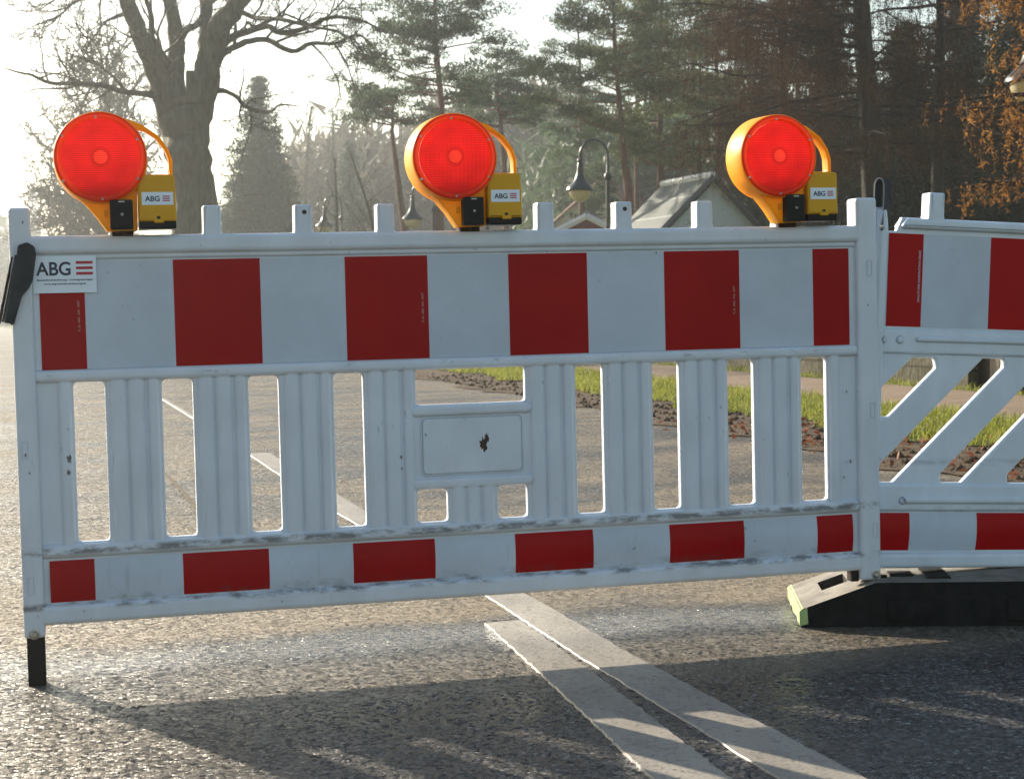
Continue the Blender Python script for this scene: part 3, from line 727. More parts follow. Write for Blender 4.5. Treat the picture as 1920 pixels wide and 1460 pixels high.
# hull with a carrying hole in each sloping end
def slope(x0, x1, z0, z1):
    P = lambda s_, w_, dz=0: (x0+(x1-x0)*s_, WB*w_, z0+(z1-z0)*s_-dz)
    V = [P(0, 0), P(1, 0), P(1, 1), P(0, 1), P(.36, .40), P(.72, .40), P(.72, .74), P(.36, .74), P(.36, .40, .04), P(.72, .40, .04), P(.72, .74, .04), P(.36, .74, .04)]
    F = [(0, 1, 5, 4), (1, 2, 6, 5), (2, 3, 7, 6), (3, 0, 4, 7)]
    G = [(4, 5, 9, 8), (5, 6, 10, 9), (6, 7, 11, 10), (7, 4, 8, 11), (8, 9, 10, 11)]
    if x1 < x0: F = [f[::-1] for f in F]; G = [f[::-1] for f in G]
    mb.add(V, F, 1); mb.add(V, G, 0)
slope(.0, SLP, HE, HB); slope(LB, LB-SLP, HE, HB)
mb.add([(SLP, 0, HB), (LB-SLP, 0, HB), (LB-SLP, WB, HB), (SLP, WB, HB)], [(0, 1, 2, 3)], 1)
side = [(0, .0), (0, HE), (SLP, HB), (LB-SLP, HB), (LB, HE), (LB, 0)]
for yy, fl_ in ((0, 1), (WB, 0)):
    V = [(a, yy, b) for a, b in side]; mb.add(V, [tuple(range(6))[::-1] if fl_ == 0 else tuple(range(6))], 0)
mb.add([(0, 0, 0), (0, WB, 0), (0, WB, HE), (0, 0, HE)], [(0, 3, 2, 1)], 0); mb.add([(LB, 0, 0), (LB, WB, 0), (LB, WB, HE), (LB, 0, HE)], [(0, 1, 2, 3)], 0)
# side ribs and feet
for a, b in ((.22, .29), (.52, .60)): mb.box(a, b, -.006, .01, .012, .07, 0, .003)
bb = mb.build('body', [M_rub, M_under], base, 30)
mb = MB(); rr_ = random.Random(4)
V = []; F = []; NN = 26
for i in range(NN):
    w_ = -.004+(WB+.008)*i/(NN-1); V += [(-.004, w_, .004+.012*rr_.random()), (-.004, w_, HE-.004), (.006, w_, HE+.0035)]
for i in range(NN-1): F += [(i*3, i*3+1, (i+1)*3+1, (i+1)*3), (i*3+1, i*3+2, (i+1)*3+2, (i+1)*3+1)]
k = len(V); V += [(-.004, -.004, .004), (.018, -.004, .010), (.016, -.004, HE+.006), (-.004, -.004, HE-.004)]; F += [(k, k+1, k+2, k+3)]
mesh_obj('painted_end', V, F, M_green, base)
mb = MB()
mb.box(.24, .30, .10, .16, HB-.001, HB+.006, 0); mb.box(.33, .39, .06, .22, HB-.001, HB+.004, 0); mb.box(.15, .23, .08, .10, HB-.004, HB+.006, 0)
mb.build('socket_rim', M_rub, base)

# ------------------------------------------------------------------ warning lamps
def warning_lamp(u, rotz, label):
    P = O+Vector((math.cos(TA), 0, math.sin(TA)))*u+Vector((-math.sin(TA), 0, math.cos(TA)))*.312
    root = empty('warning_lamp', P, label, 'warning lamp', 'red warning lamps on the barrier', rot=(0, -TA, rotz))
    q = lambda x, y: ((x-903)/4487, (1320-y)/4487)       # outline measured on the photo, metres
    cx, cz = q(707, 583); rad = .103
    # drum, closed at the back by a second lens
    MX = Matrix.Translation((cx, 0, cz)) @ Matrix.Rotation(R(90), 4, 'X')     # +z of the lathe -> -y
    YF = .055
    mb = MB(); mb.lathe([(.094, YF+.004), (rad-.001, YF+.003), (rad, YF), (rad+.001, YF-.02), (rad+.002, -.030), (rad, -.034), (.094, -.034), (.094, -.030), (.096, -.02), (.096, YF-.002), (.094, YF+.004)], 72, MX)
    # neck
    neck = roundpoly([q(330, 860), q(530, 1040), q(640, 1170), q(745, 1325), q(1050, 1315), q(1055, 930), q(1080, 820), q(700, 830)], [.0, .03, .03, .003, .003, .02, .0, .0], 6)
    mb.me(plate(neck, [], -.040, .016, .005, 3))
    mb.box(q(722, 0)[0], q(760, 0)[0], -.046, -.038, q(0, 1180)[1], q(0, 1110)[1], bev=.002)
    drum = mb.build('housing', M_yel, root, 35)
    # carrying handle
    ho = [q(800, 180), q(940, 165), q(1130, 236), q(1300, 355), q(1390, 490), q(1425, 600), q(1425, 765), q(1130, 765), q(1160, 745), q(1388, 745), q(1385, 600), q(1350, 495), q(1250, 365), q(1150, 300), q(1100, 290), q(1060, 300)]
    mb = MB(); mb.me(plate(roundpoly(ho, [0, .02, .03, .03, .03, .02, 0, 0, 0, .004, .03, .03, .03, .03, .006, 0], 4), [], -.026, .010, .0042, 3)); mb.build('handle', M_yel, root, 40)
    # red lens and bezel
    V = []; F = []; n = 72; rings = [(0.0, 0.0), (.012, .0), (.014, -.0012), (.02, -.001), (.045, -.0005), (.07, .0006), (.0865, .002)]
    mb = MB(); mb.lathe([(max(r_, .00005), YF+.004-.0065*(r_/.0865)**2+.004) for r_, _ in rings], n, Matrix.Rotation(R(90), 4, 'X'))
    le = mb.build('lens', M_lens, root, 60); le.location = (cx, 0, cz)
    mb = MB(); mb.lathe([(.0865, YF+.001), (.088, YF+.006), (.092, YF+.008), (.099, YF+.006), (.102, YF+.001), (.102, YF-.006)], n, MX); bz_ = mb.build('bezel', M_bezel, root, 50)
    mb = MB(); mb.lathe([(.00005, -.040), (.03, -.039), (.06, -.0365), (.094, -.030)], n, MX); mb.build('back_lens', M_back, root, 60)
    for sx, sz in ((672, 180), (1075, 405), (1070, 800), (712, 1003), (338, 820), (340, 370)):
        x_, z_ = q(sx, sz); mb = MB(); mb.lathe([(.0001, YF+.0105), (.0025, YF+.010), (.0032, YF+.006)], 10, Matrix.Translation((x_, 0, z_)) @ Matrix.Rotation(R(90), 4, 'X')); mb.build('screw', M_steel, bz_)
    # battery box
    mb = MB(); a, b_ = q(1062, 1232), q(1440, 760)
    mb.me(plate(roundpoly([(a[0]+.000, a[1]), (b_[0]+.001, a[1]), (b_[0]-.001, b_[1]), (a[0], b_[1])], [.003, .003, .008, .004]), [], -.052, .030, .005, 3))
    box = mb.build('battery_box', M_box, root, 40)
    a2 = q(1065, 1305); mb = MB(); mb.me(plate(roundpoly([(a2[0], a2[1]), (b_[0], a2[1]), (b_[0], a[1]+.001), (a2[0], a[1]+.001)], [.004, .004, .001, .001]), [], -.049, .028, .003, 2)); mb.build('box_base', M_black, box, 40)
    c1, c2 = q(1215, 1248), q(1315, 1210); mb = MB(); mb.box(c1[0], c2[0], -.056, -.046, c1[1], c2[1], bev=.0015); mb.build('latch', M_box, box)
    c1, c2 = q(1246, 1206), q(1280, 1180); mb = MB(); mb.box(c1[0], c2[0], -.0535, -.050, c1[1], c2[1]); mb.build('keyhole', M_black, box, None)
    s1, s2_ = q(1100, 1065), q(1415, 935); st = abg(box, s1[0], s1[1], s2_[0]-s1[0], s2_[1]-s1[1], -.0522, False)
    # black clamp that grips the peg
    c1, c2 = q(780, 1310), q(1008, 1012); mb = MB(); mb.me(plate(rect(c1[0], c2[0], c1[1], c2[1], .004), [], -.064, -.030, .003, 2))
    for f_ in (.30, .36, .66): mb.box(c1[0]+.006, c2[0]-.006, -.0655, -.062, c1[1]+(c2[1]-c1[1])*f_, c1[1]+(c2[1]-c1[1])*f_+.002)
    mb.box(c1[0]+.004, c2[0]-.012, -.0655, -.062, c1[1]+.012, c1[1]+.014)
    cl = mb.build('clamp', M_black, root, 40)
    mb = MB(); mb.box(q(868, 0)[0], q(928, 0)[0], -.0655, -.0635, q(0, 1038)[1], q(0, 1026)[1]); mb.build('clamp_tab', M_trim, cl, None)
    xx, zz = q(900, 1160); mb = MB(); mb.lathe([(.0001, .0665), (.003, .066), (.0035, .063)], 10, Matrix.Translation((xx, 0, zz)) @ Matrix.Rotation(R(90), 4, 'X')); mb.build('screw', M_steel, cl)
    mb = MB(); mb.box(-.024, .024, -.012, .044, -.012, .004, bev=.003); mb.build('mount', M_barkd, root)
    return root
def lu(px):    # where along the barrier a lamp seen at px stands
    r = ray(px, 430); return (r[0]*((4.0125-.045)/r[1])-O[0])/math.cos(TA)+.015
warning_lamp(lu(225), R(-1), 'red warning lamp clamped near the left end of the barrier, beside the ABG sticker')
warning_lamp(lu(882), R(0), 'red warning lamp clamped at the middle of the barrier')
warning_lamp(lu(1482), R(2), 'red warning lamp at the right end of the barrier, in front of the white gable')

# ------------------------------------------------------------------ street lamps
def street_lamp(px, D, hz, label, hd, arm=.62, s=1.0):
    h = at(px, 590, D); x, y = h[0], h[1]; d = Vector((math.cos(hd), math.sin(hd), 0)); z0 = gz(x)
    root = empty('street_lamp', (x+d.x*arm, y+d.y*arm, z0), label, 'street lamp', 'curved arm street lamps along the pavement', rot=(0, 0, hd))
    H = hz-z0
    mb = MB(); mb.lathe([(.0001, 0), (.12, 0), (.12, .05), (.09, .1), (.075, .8), (.055, .9), (.045, H*.6), (.042, H+.02)], 14)
    mb.lathe([(.042, H+.0), (.075, H+.03), (.085, H+.09), (.075, H+.15), (.042, H+.18)], 14)
    mb.lathe([(.042, H+.18), (.034, H+.2), (.032, H+.55)], 12); mb.build('post', M_lampmetal, root, 40)
    pts = []; r_ = arm/2
    for a in np.linspace(0, 180, 14): pts.append((-r_+r_*math.cos(R(a)), 0, H+.55+r_*1.15*math.sin(R(a))))
    pts.append((-arm, 0, H+.42)); mb = MB(); mb.tube(pts, .03, 10); mb.lathe([(.03, .50), (.055, .48), (.06, .44), (.05, .40), (.03, .38)], 12, Matrix.Translation((-arm, 0, H))); mb.build('arm', M_lampmetal, root, 50)
    mb = MB(); T_ = Matrix.Translation((-arm, 0, H-.25))
    mb.lathe([(.04, .66), (.06, .62), (.065, .50), (.085, .38), (.13, .27), (.20, .18), (.27, .12), (.30, .08), (.305, .04), (.285, .02)], 28, T_); mb.build('shade', M_lampmetal, root, 50)
    mb = MB(); mb.lathe([(.245, .03), (.24, -.03), (.21, -.11), (.15, -.17), (.08, -.20), (.0001, -.21)], 28, T_); mb.build('globe', M_lampglass, root, 60)
    return root
HD = 0.0+R(-14)
street_lamp(1927, 21.5, 3.85, 'street lamp cut off by the right edge of the photo, nearest of all', HD)
street_lamp(1087, 38, 3.82, 'street lamp standing right of the middle warning lamp, its whole arm in view', HD)
street_lamp(774, 50, 3.84, 'street lamp partly hidden behind the middle warning lamp', HD)
street_lamp(609, 62, 4.24, 'street lamp just right of the peg with a bolt hole, among bare branches', HD)
street_lamp(503, 88, 5.0, 'farthest street lamp, its arm just above the rail before the spruce', HD)
def mast_lamp(px, D, y_top, label):
    b = stand(px, D); H = (590-y_top)/FPX*D+.85-b[2]
    root = empty('mast_lamp', b, label, 'street lamp', 'tall mast lamps')
    mb = MB(); mb.tube([(0, 0, 0), (0, 0, H*.6), (0, 0, H)], [.09, .06, .045], 8); mb.build('mast', M_feltroof, root)
    mb = MB(); mb.tube([(0, 0, H-.02), (.25, 0, H+.1), (.6, 0, H+.05)], [.05, .09, .06], 8); mb.build('head', M_trim, root)
mast_lamp(1237, 55, 212, 'tall mast lamp with a small pale head among the pines')
mast_lamp(478, 95, 345, 'tall mast lamp with a pale head before the hazy spruce')

# ------------------------------------------------------------------ buildings
def prism_house(name, apex_l, apex_r, drop, half, base_z, mats, label, cat, over=.12):
    """apex_l, apex_r: ridge ends (world), drop and half width of the roof"""
    a = Vector(apex_l); b = Vector(apex_r); b.z = a.z; rd = (b-a).normalized(); side = Vector((rd.y, -rd.x, 0))
    if side.y > 0 and False: side = -side
    root = empty(name, (b.x, b.y, base_z), label, cat)
    inv = Matrix.Translation(-Vector((b.x, b.y, base_z)))
    def T(p): return (inv @ Vector(p))[:]
    er = [a+side*half-Vector((0, 0, drop)), b+side*half-Vector((0, 0, drop)), b-side*half-Vector((0, 0, drop)), a-side*half-Vector((0, 0, drop))]
    ww = half-.15*half*.6
    wz = a.z-drop*ww/half-.06
    aw, bw_ = a+rd*over, b-rd*over
    low = [aw+side*ww, bw_+side*ww, bw_-side*ww, aw-side*ww]
    V = [(p.x, p.y, base_z) for p in low]+[(p.x, p.y, wz) for p in low]+[(aw.x, aw.y, a.z-.08), (bw_.x, bw_.y, a.z-.08)]
    F = [(0, 1, 5, 4), (1, 2, 6, 9, 5), (2, 3, 7, 6), (3, 0, 4, 8, 7)]
    mesh_obj('wall', [T(p) for p in V], F, mats[0], root)
    th = Vector((0, 0, .09))
    for sgn, (e0, e1) in ((1, (er[0], er[1])), (-1, (er[3], er[2]))):
        V = [a, b, e1, e0]; V2_ = [p-th for p in V]
        o = mesh_obj('roof', [T(p) for p in V+V2_], [(0, 1, 2, 3), (7, 6, 5, 4), (0, 4, 5, 1), (1, 5, 6, 2), (2, 6, 7, 3), (3, 7, 4, 0)], [mats[1], mats[2]], root, None, [0, 1, 1, 1, 1, 1])
        uv = o.data.uv_layers.new(name='uv'); Lr = (b-a).length; Ls = math.hypot(drop, half)
        for li, c in zip(range(4), ((0, Ls), (Lr, Ls), (Lr, 0), (0, 0))): uv.data[li].uv = c
    # barge boards on the near gable and ridge cap
    mb = MB()
    for e in (er[1], er[2]):
        d_ = (e-b); n_ = 1
        mb.tube([T(b+rd*.06-th*.5), T(e+rd*.06-th*.5)], [.085, .085], 4)
    mb.build('barge_board', mats[3], root)
    mb = MB(); mb.tube([T(a+Vector((0, 0, .02))), T(b+Vector((0, 0, .02)))], [.09, .09], 6); mb.build('ridge', mats[4], root)
    return root
D0 = 42.0
ap_r = at(1337, 331, D0); ap_l = at(1242, 347, D0*260/243*1.0)
h1 = prism_house('house', ap_l, ap_r, 2.45, 2.5, gz(20), (M_plaster, M_solar, M_trim, M_barge, M_trim), 'white gabled house with solar panels on its roof', 'house')
ap_r = at(1102, 414, 46); ap_l = at(1060, 419, 50)
prism_house('shed', at(1126, 417, 50), at(1100, 413, 46), .55, 1.1, gz(14), (M_redwood, M_feltroof, M_trim, M_trim, M_feltroof), 'small dark red wooden shed just above the barrier rail', 'shed')
ap_r = at(1128, 358, 80); ap_l = at(1185, 352, 86)
prism_house('house', ap_l, ap_r, 2.9, 3.4, gz(20), (M_beige, M_tile, M_tile, M_tile, M_tile), 'beige cottage with a red tiled roof among the pines', 'house')
# church spire far off
sb = stand(64, 420); hs = lambda y: (590-y)/FPX*420+.85
sp_ = empty('church', sb, 'faint hazy church spire far off at the left', 'church')
mb = MB(); mb.lathe([(2.6, 0), (2.6, hs(430)), (2.9, hs(430)), (2.6, hs(425))], 4, Matrix.Rotation(R(45), 4, 'Z'), cap=False); mb.build('tower', M_stone, sp_)
mb = MB(); mb.lathe([(2.7, hs(425)), (1.5, hs(400)), (1.2, hs(390)), (1.4, hs(389)), (.5, hs(362)), (.05, hs(342))], 8); mb.build('spire', M_stone, sp_)
# split-face block wall with pillars
wl = empty('block_wall', (7.74, 16, gz(7.74)), 'low wall of rough split face concrete blocks beside the pavement', 'wall')
def wallbox(y0, y1, x0, x1, z1, name):
    V = []; mb_ = [(x0, y0), (x0, y1), (x1, y1), (x1, y0)]
    V = [(x-7.74, y-16, z) for z in (-.05, z1) for x, y in mb_]
    o = mesh_obj(name, V, [(0, 4, 5, 1), (1, 5, 6, 2), (2, 6, 7, 3), (3, 7, 4, 0), (4, 7, 6, 5)], M_block, wl)
    uv = o.data.uv_layers.new(name='uv'); Ly = y1-y0; W_ = x1-x0
    for f, (w_, h_) in enumerate(((Ly, z1), (W_, z1), (Ly, z1), (W_, z1), (W_, Ly))):
        for i, c in enumerate(((0, 0), (0, h_), (w_, h_), (w_, 0))): uv.data[f*4+i].uv = c
wallbox(5, 12.75, 7.74, 7.94, .78, 'wall_panel'); wallbox(14.0, 24, 7.74, 7.94, .78, 'wall_panel')
wallbox(24.3, 34, 7.74, 7.94, .78, 'wall_panel')
for y_ in (12.75, 13.6, 24.0): wallbox(y_, y_+.38, 7.69, 8.01, .95, 'pillar')
gt = mesh_obj('gate_panel', [(7.79-7.74, 13.13-16, .05), (7.79-7.74, 13.6-16, .05), (7.79-7.74, 13.6-16, .9), (7.79-7.74, 13.13-16, .9)], [(0, 1, 2, 3)], M_barkd, wl)

# ------------------------------------------------------------------ trees
class Wood:
    """collects tapered limbs, one mesh"""
    def __init__(s): s.V = []; s.F = []; s.k = 0
    def tube(s, P, r, n=5):
        V, F = tube_np(np.asarray(P, float), np.asarray(r, float), n); s.V.append(V); s.F.append(F+s.k); s.k += len(V)
    def build(s, name, m, parent, origin):
        if not s.V: return
        return np_mesh(name, np.concatenate(s.V)-np.asarray(origin), np.concatenate(s.F), m, parent, True)
def unit(v): return v/(np.linalg.norm(v)+1e-9)
def wander(p, d, L, r0, r1, rg, n=6, wob_=.25, up=0.0):
    P = [p]; d = unit(d); st = L/(n-1)
    for i in range(n-1):
        d = unit(d+rg.normal(0, wob_, 3)+np.array([0, 0, up])); P.append(P[-1]+d*st)
    return np.array(P), np.linspace(r0, r1, n)
def twigs(w, P, r, rg, level, dens, Lr, up=0.05, fine=3, minr=.004, wob_=.25):
    """side shoots along a limb"""
    seg = np.linalg.norm(np.diff(P, axis=0), axis=1); tot = seg.sum(); n = int(tot*dens+rg.random())
    for _ in range(n):
        t = .12+.88*rg.random(); s = t*tot; i = int(np.searchsorted(np.cumsum(seg), s)); i = min(i, len(seg)-1)
        f = rg.random(); p = P[i]*(1-f)+P[i+1]*f; d = unit(P[i+1]-P[i]); rr = r[i]
        side = unit(np.cross(d, rg.normal(0, 1, 3))); dd = unit(d*.6+side*.8+np.array([0, 0, up]))
        L = Lr*(.5+.8*rg.random())*(1.15-.6*t); r0 = max(min(rr*.55, L*.022), minr)
        Q, q = wander(p, dd, L, r0, max(r0*.3, minr*.7), rg, 5 if level < 2 else 4, wob_, up*.5)
        w.tube(Q, q, 4 if level < 2 else 3)
        if level < fine: twigs(w, Q, q, rg, level+1, dens*1.9, Lr*.5, up, fine, minr, wob_)
# the big bare linden: limbs traced where they stand, 36 m away, each with its own depth
DT = 36.0; tb = stand(370, DT)
big = empty('bare_tree', tb, 'large bare tree with a thick forked trunk, right of the left warning lamp', 'tree')
w = Wood(); rg = np.random.default_rng(11)
def limb(pts, dep0=0, dep1=0, n=8, sm=4):
    pts = np.array(pts, float); N = len(pts); W3 = np.array([at(p[0], p[1], DT+dep0+(dep1-dep0)*i/(N-1)) for i, p in enumerate(pts)]); rad = pts[:, 2]/2/FPX*DT
    t = np.linspace(0, N-1, (N-1)*sm+1)
    def cr(A):
        out = []
        for x_ in t:
            i = min(int(x_), N-2); f = x_-i; p0 = A[max(i-1, 0)]; p1 = A[i]; p2 = A[i+1]; p3 = A[min(i+2, N-1)]
            out.append(.5*((2*p1)+(-p0+p2)*f+(2*p0-5*p1+4*p2-p3)*f*f+(-p0+3*p1-3*p2+p3)*f**3))
        return np.array(out)
    P = cr(W3); r_ = np.maximum(cr(rad), .006); P += rg.normal(0, 1, P.shape)*r_[:, None]*.08
    w.tube(P, r_, n); return P, r_
limb([(374, 700, 118), (371, 560, 92), (370, 440, 84), (360, 340, 80), (348, 270, 86), (340, 215, 92), (338, 180, 78)], n=14)
L_ = []
L_.append(limb([(322, 240, 50), (303, 170, 44), (286, 120, 36), (263, 72, 32), (246, 25, 30), (230, -20, 26), (205, -110, 22), (170, -230, 14)], 0, -2, 9))
L_.append(limb([(335, 230, 46), (329, 160, 36), (330, 110, 32), (331, 70, 30), (322, 20, 26), (312, -30, 24), (295, -130, 18), (280, -240, 10)], 0, 1, 9))
L_.append(limb([(358, 235, 60), (378, 180, 54), (390, 125, 48), (402, 80, 44), (420, 40, 40), (446, 5, 34), (480, -50, 28), (520, -140, 18), (560, -240, 9)], 0, -1, 10))
L_.append(limb([(384, 130, 32), (383, 80, 24), (386, 40, 22), (388, -10, 20), (384, -90, 16), (370, -200, 9)], 0, 2, 8))
L_.append(limb([(333, 78, 18), (350, 56, 14), (368, 48, 13), (380, 30, 14), (378, -10, 12), (360, -100, 8)], 0, 1, 7))
L_.append(limb([(322, 130, 22), (305, 105, 15), (285, 70, 12), (283, 30, 10), (268, -20, 8)], 0, -1, 6))
L_.append(limb([(308, 130, 14), (300, 95, 7), (296, 60, 5), (310, 20, 4), (300, -20, 3)], 0, -1, 5))
L_.append(limb([(295, 178, 20), (278, 177, 13), (228, 172, 11), (190, 160, 10), (142, 157, 8), (95, 156, 7), (60, 141, 5), (35, 136, 4), (8, 128, 2)], 0, -4, 6))
L_.append(limb([(405, 92, 22), (428, 74, 15), (455, 62, 13), (500, 50, 11), (525, 62, 10), (568, 55, 9), (620, 33, 7), (680, 40, 5), (722, 62, 3)], 0, -3, 6))
L_.append(limb([(398, 118, 22), (425, 96, 14), (460, 80, 13), (500, 75, 11), (547, 97, 10), (583, 82, 9), (627, 82, 7), (667, 66, 6), (690, 78, 4), (712, 110, 2)], 0, 3, 6))
L_.append(limb([(425, 30, 16), (450, 24, 11), (485, 35, 9), (525, 36, 8), (583, 50, 6), (640, 62, 4), (670, 90, 2)], 0, -5, 5))
L_.append(limb([(400, 168, 16), (425, 172, 9), (446, 183, 9), (460, 200, 8), (503, 211, 5), (525, 197, 4), (562, 200, 2)], 0, -2, 5))
L_.append(limb([(470, 200, 4), (470, 240, 3), (455, 290, 2.4), (447, 335, 1.4)], -1, -2, 4))
L_.append(limb([(600, 45, 5), (640, 5, 4), (660, -30, 3)], -1, -3, 4))
L_.append(limb([(240, 25, 10), (200, 40, 5), (170, 80, 4), (155, 110, 2)], 0, -4, 4)); L_.append(limb([(225, -10, 10), (150, 0, 6), (110, 30, 4), (60, 50, 2)], 0, -5, 4))
L_.append(limb([(235, -20, 10), (180, -30, 7), (120, -10, 5), (70, 20, 3), (30, 20, 2)], 0, 4, 4)); L_.append(limb([(583, 82, 6), (610, 110, 4), (632, 150, 3), (640, 190, 2)], 1, 2, 4))
L_.append(limb([(480, -50, 14), (560, -60, 10), (640, -20, 7), (700, -5, 4)], 0, -3, 5)); L_.append(limb([(627, 82, 5), (650, 120, 3.5), (665, 165, 2.4), (690, 230, 1.5)], 1, 0, 4))
for i, (P, r_) in enumerate(L_):
    thick = r_.max() > .12
    twigs(w, P, r_, rg, 1, 1.1 if thick else 2.1, 1.7 if thick else 1.3, .06, 3, .0085, .3)
w.build('trunk', M_bark, big, tb)
mb = MB(); c_ = at(366, 185, DT-.4); mb.box(-.18, .18, -.14, .14, -.1, .55, bev=.01, M=Matrix.Translation(Vector(c_-tb))); mb.build('branch_stump', M_bark, big)

def bare_tree(px, D, ytop, spread, seed, label, m=M_bark, tr=.16, dens=1.0, fine=3, lean=0, name='bare_tree', group=None, minr=.006, first=.25, up=.12):
    b = stand(px, D); H = (590-ytop)/FPX*D+.85-b[2]; rg = np.random.default_rng(seed); w = Wood()
    root = empty(name, b, label, 'tree', group)
    P, r_ = wander(b, np.array([lean, 0, 1.]), H, tr, tr*.15, rg, 9, .06, .05); w.tube(P, r_, 7)
    nb = int(H*2.2*dens)
    for k in range(nb):
        t = first+(1-first)*k/nb; i = int(t*8); f = t*8-i; p = P[i]*(1-f)+P[min(i+1, 8)]*f; a = rg.random()*6.28
        L = spread*(1.1-.75*t)*(.7+.5*rg.random()); d = np.array([math.cos(a), math.sin(a), .55+.5*rg.random()])
        Q, q = wander(p, d, L, max(tr*.42*(1.1-t), minr*1.4), minr, rg, 6, .16, up); w.tube(Q, q, 4)
        twigs(w, Q, q, rg, 2, 2.2*dens, L*.45, .08, fine, minr*.8)
    w.build('trunk', m, root, b); return root
bare_tree(178, 66, 110, 4.4, 21, 'pale hazy bare tree seen behind the left warning lamp', tr=.34, dens=1.9, fine=3, minr=.03, first=.22)
bare_tree(735, 44, 262, 1.9, 31, 'bare young tree between the street lamp and the peg left of the middle lamp', tr=.09, dens=.9, lean=-.12, minr=.006)
bare_tree(655, 47, 300, 1.7, 32, 'bare young tree with slanting stems left of the middle warning lamp', tr=.09, dens=.9, lean=-.25, minr=.006)
bare_tree(560, 52, 350, 2.0, 33, 'low bare tree in front of the hazy spruce, beside the far lamp', tr=.08, dens=.9, lean=.2, minr=.007)
bare_tree(1115, 47, 345, 1.6, 39, 'bare bush in front of the beige cottage, right of the curved arm lamp', tr=.06, dens=1.3, minr=.006)
bare_tree(900, 40, 300, 1.5, 38, 'bare bush behind the handle of the middle warning lamp', tr=.07, dens=.9, minr=.006)
for i, (px, yt, se) in enumerate(((583, 205, 41), (611, 212, 42), (664, 205, 43))):
    bare_tree(px, 110, yt, 2.2, se, ('leftmost tall thin poplar, bare and pale', 'middle tall thin poplar, bare and pale', 'tall thin bare poplar nearest the pines')[i], tr=.2, dens=1.5, fine=2, name='poplar', group='bare poplars in the haze', minr=.02, first=.1, up=.45)

def tri_cloud(C, spread, n, size, rg, upb=.3, aspect=.16):
    """n slim triangles round each centre; C (k,3), spread (k,3) or (3,)"""
    C = np.repeat(C, n, axis=0); S = np.repeat(np.broadcast_to(spread, (len(C)//n, 3)), n, axis=0)
    g = rg.normal(0, 1, C.shape); g /= np.maximum(1, np.linalg.norm(g, axis=1, keepdims=True)/1.7)
    P = C+g*S; d = rg.normal(0, 1, C.shape)+np.array([0, 0, upb]); d /= np.linalg.norm(d, axis=1, keepdims=True)
    e = np.cross(d, rg.normal(0, 1, C.shape)); e /= (np.linalg.norm(e, axis=1, keepdims=True)+1e-9)
    s = (size*(.5+rg.random(len(P))))[:, None]
    V = np.stack([P-e*s*aspect, P+e*s*aspect, P+d*s], 1)
    return V.reshape(-1, 3)
def tris(name, V, m, parent, origin):
    return np_mesh(name, V-np.asarray(origin), np.arange(len(V)).reshape(-1, 3), m, parent)
def pine(px, D, ytop, ybot, spread, seed, label, trpath=None, m=M_pine, dens=1.0, size=.17, tr=.16, gaps=.0, mb_=M_barkp, group='pines behind the pavement', layers=None, n_br=46, name='pine_tree'):
    b = stand(px, D); zt_ = (590-ytop)/FPX*D+.85; zb = (590-ybot)/FPX*D+.85; rg = np.random.default_rng(seed); w = Wood()
    root = empty(name, b, label, 'tree', group)
    if trpath:
        P = np.array([b]+[at(a, c, D) for a, c in trpath]); r_ = np.linspace(tr, tr*.2, len(P))
    else:
        P, r_ = wander(b, np.array([0, 0, 1.]), zt_-b[2], tr, tr*.15, rg, 9, .03, .1)
    w.tube(P, r_, 8); C = []
    for k in range(n_br):
        t = (k+rg.random())/n_br; z = zb+(zt_-zb)*t; j = np.searchsorted(P[:, 2], z); j = min(max(j, 1), len(P)-1)
        f = (z-P[j-1, 2])/(P[j, 2]-P[j-1, 2]+1e-6); f = min(max(f, 0), 1); p = P[j-1]*(1-f)+P[j]*f
        prof = (1-t)**.55*(.55+.45*math.sin(min(1, t*3)*1.57)); a = rg.random()*6.28
        L = spread*prof*(.55+.6*rg.random())+.35
        Q, q = wander(p, np.array([math.cos(a), math.sin(a), .12-.1*(1-t)]), L, max(.035*(1-t*.6), .014), .008, rg, 6, .13, .05); w.tube(Q, q, 4)
        m_ = max(2, int(L*2.3))
        for s_ in range(m_):
            tt = .35+.65*rg.random()**.7; i = min(int(tt*5), 4); c = Q[i]*(1-(tt*5-i))+Q[i+1]*(tt*5-i)
            off = rg.normal(0, .22, 3)*np.array([1, 1, .35]); c2 = c+off*max(.6, L*.5); C.append(c2+[0, 0, .05])
            if rg.random() < .5: w.tube(np.array([c, (c+c2)/2+[0, 0, .02], c2]), [.01, .008, .006], 3)
    C = np.array(C); sc = .55+.9*rg.random((len(C), 1)); S = np.array([.23, .23, .085])*sc
    V = tri_cloud(C, S, int(130*dens), size*.8, rg, .5, .12)
    w.build('trunk', mb_, root, b); tris('crown', V, m, root, b); return root
pine(815, 50, -60, 205, 3.0, 51, 'pine with layered crown standing behind the middle warning lamp', [(823, 500), (826, 330), (828, 200), (818, 90), (815, -10), (812, -60)], n_br=52)
pine(930, 58, 120, 245, 2.3, 52, 'low spreading pine right of the layered pine, behind the lamp handle', [(950, 480), (945, 300), (935, 200), (930, 120)], n_br=40, dens=1.0)
pine(770, 56, 185, 240, 2.2, 57, 'short flat topped pine left of the middle warning lamp', [(760, 440), (745, 330), (735, 250), (738, 190)], n_br=22, dens=1.0)
pine(1160, 46, -40, 270, 2.6, 53, 'pine with a curved bare lower trunk behind the curved arm lamp', [(1190, 500), (1178, 360), (1168, 270), (1160, 180), (1152, 80), (1150, -40)], m=M_pine2, n_br=50)
pine(1090, 62, 20, 300, 2.2, 54, 'slim pine at the left edge of the wood, above the curved arm lamp', n_br=42, m=M_pine, dens=.9)
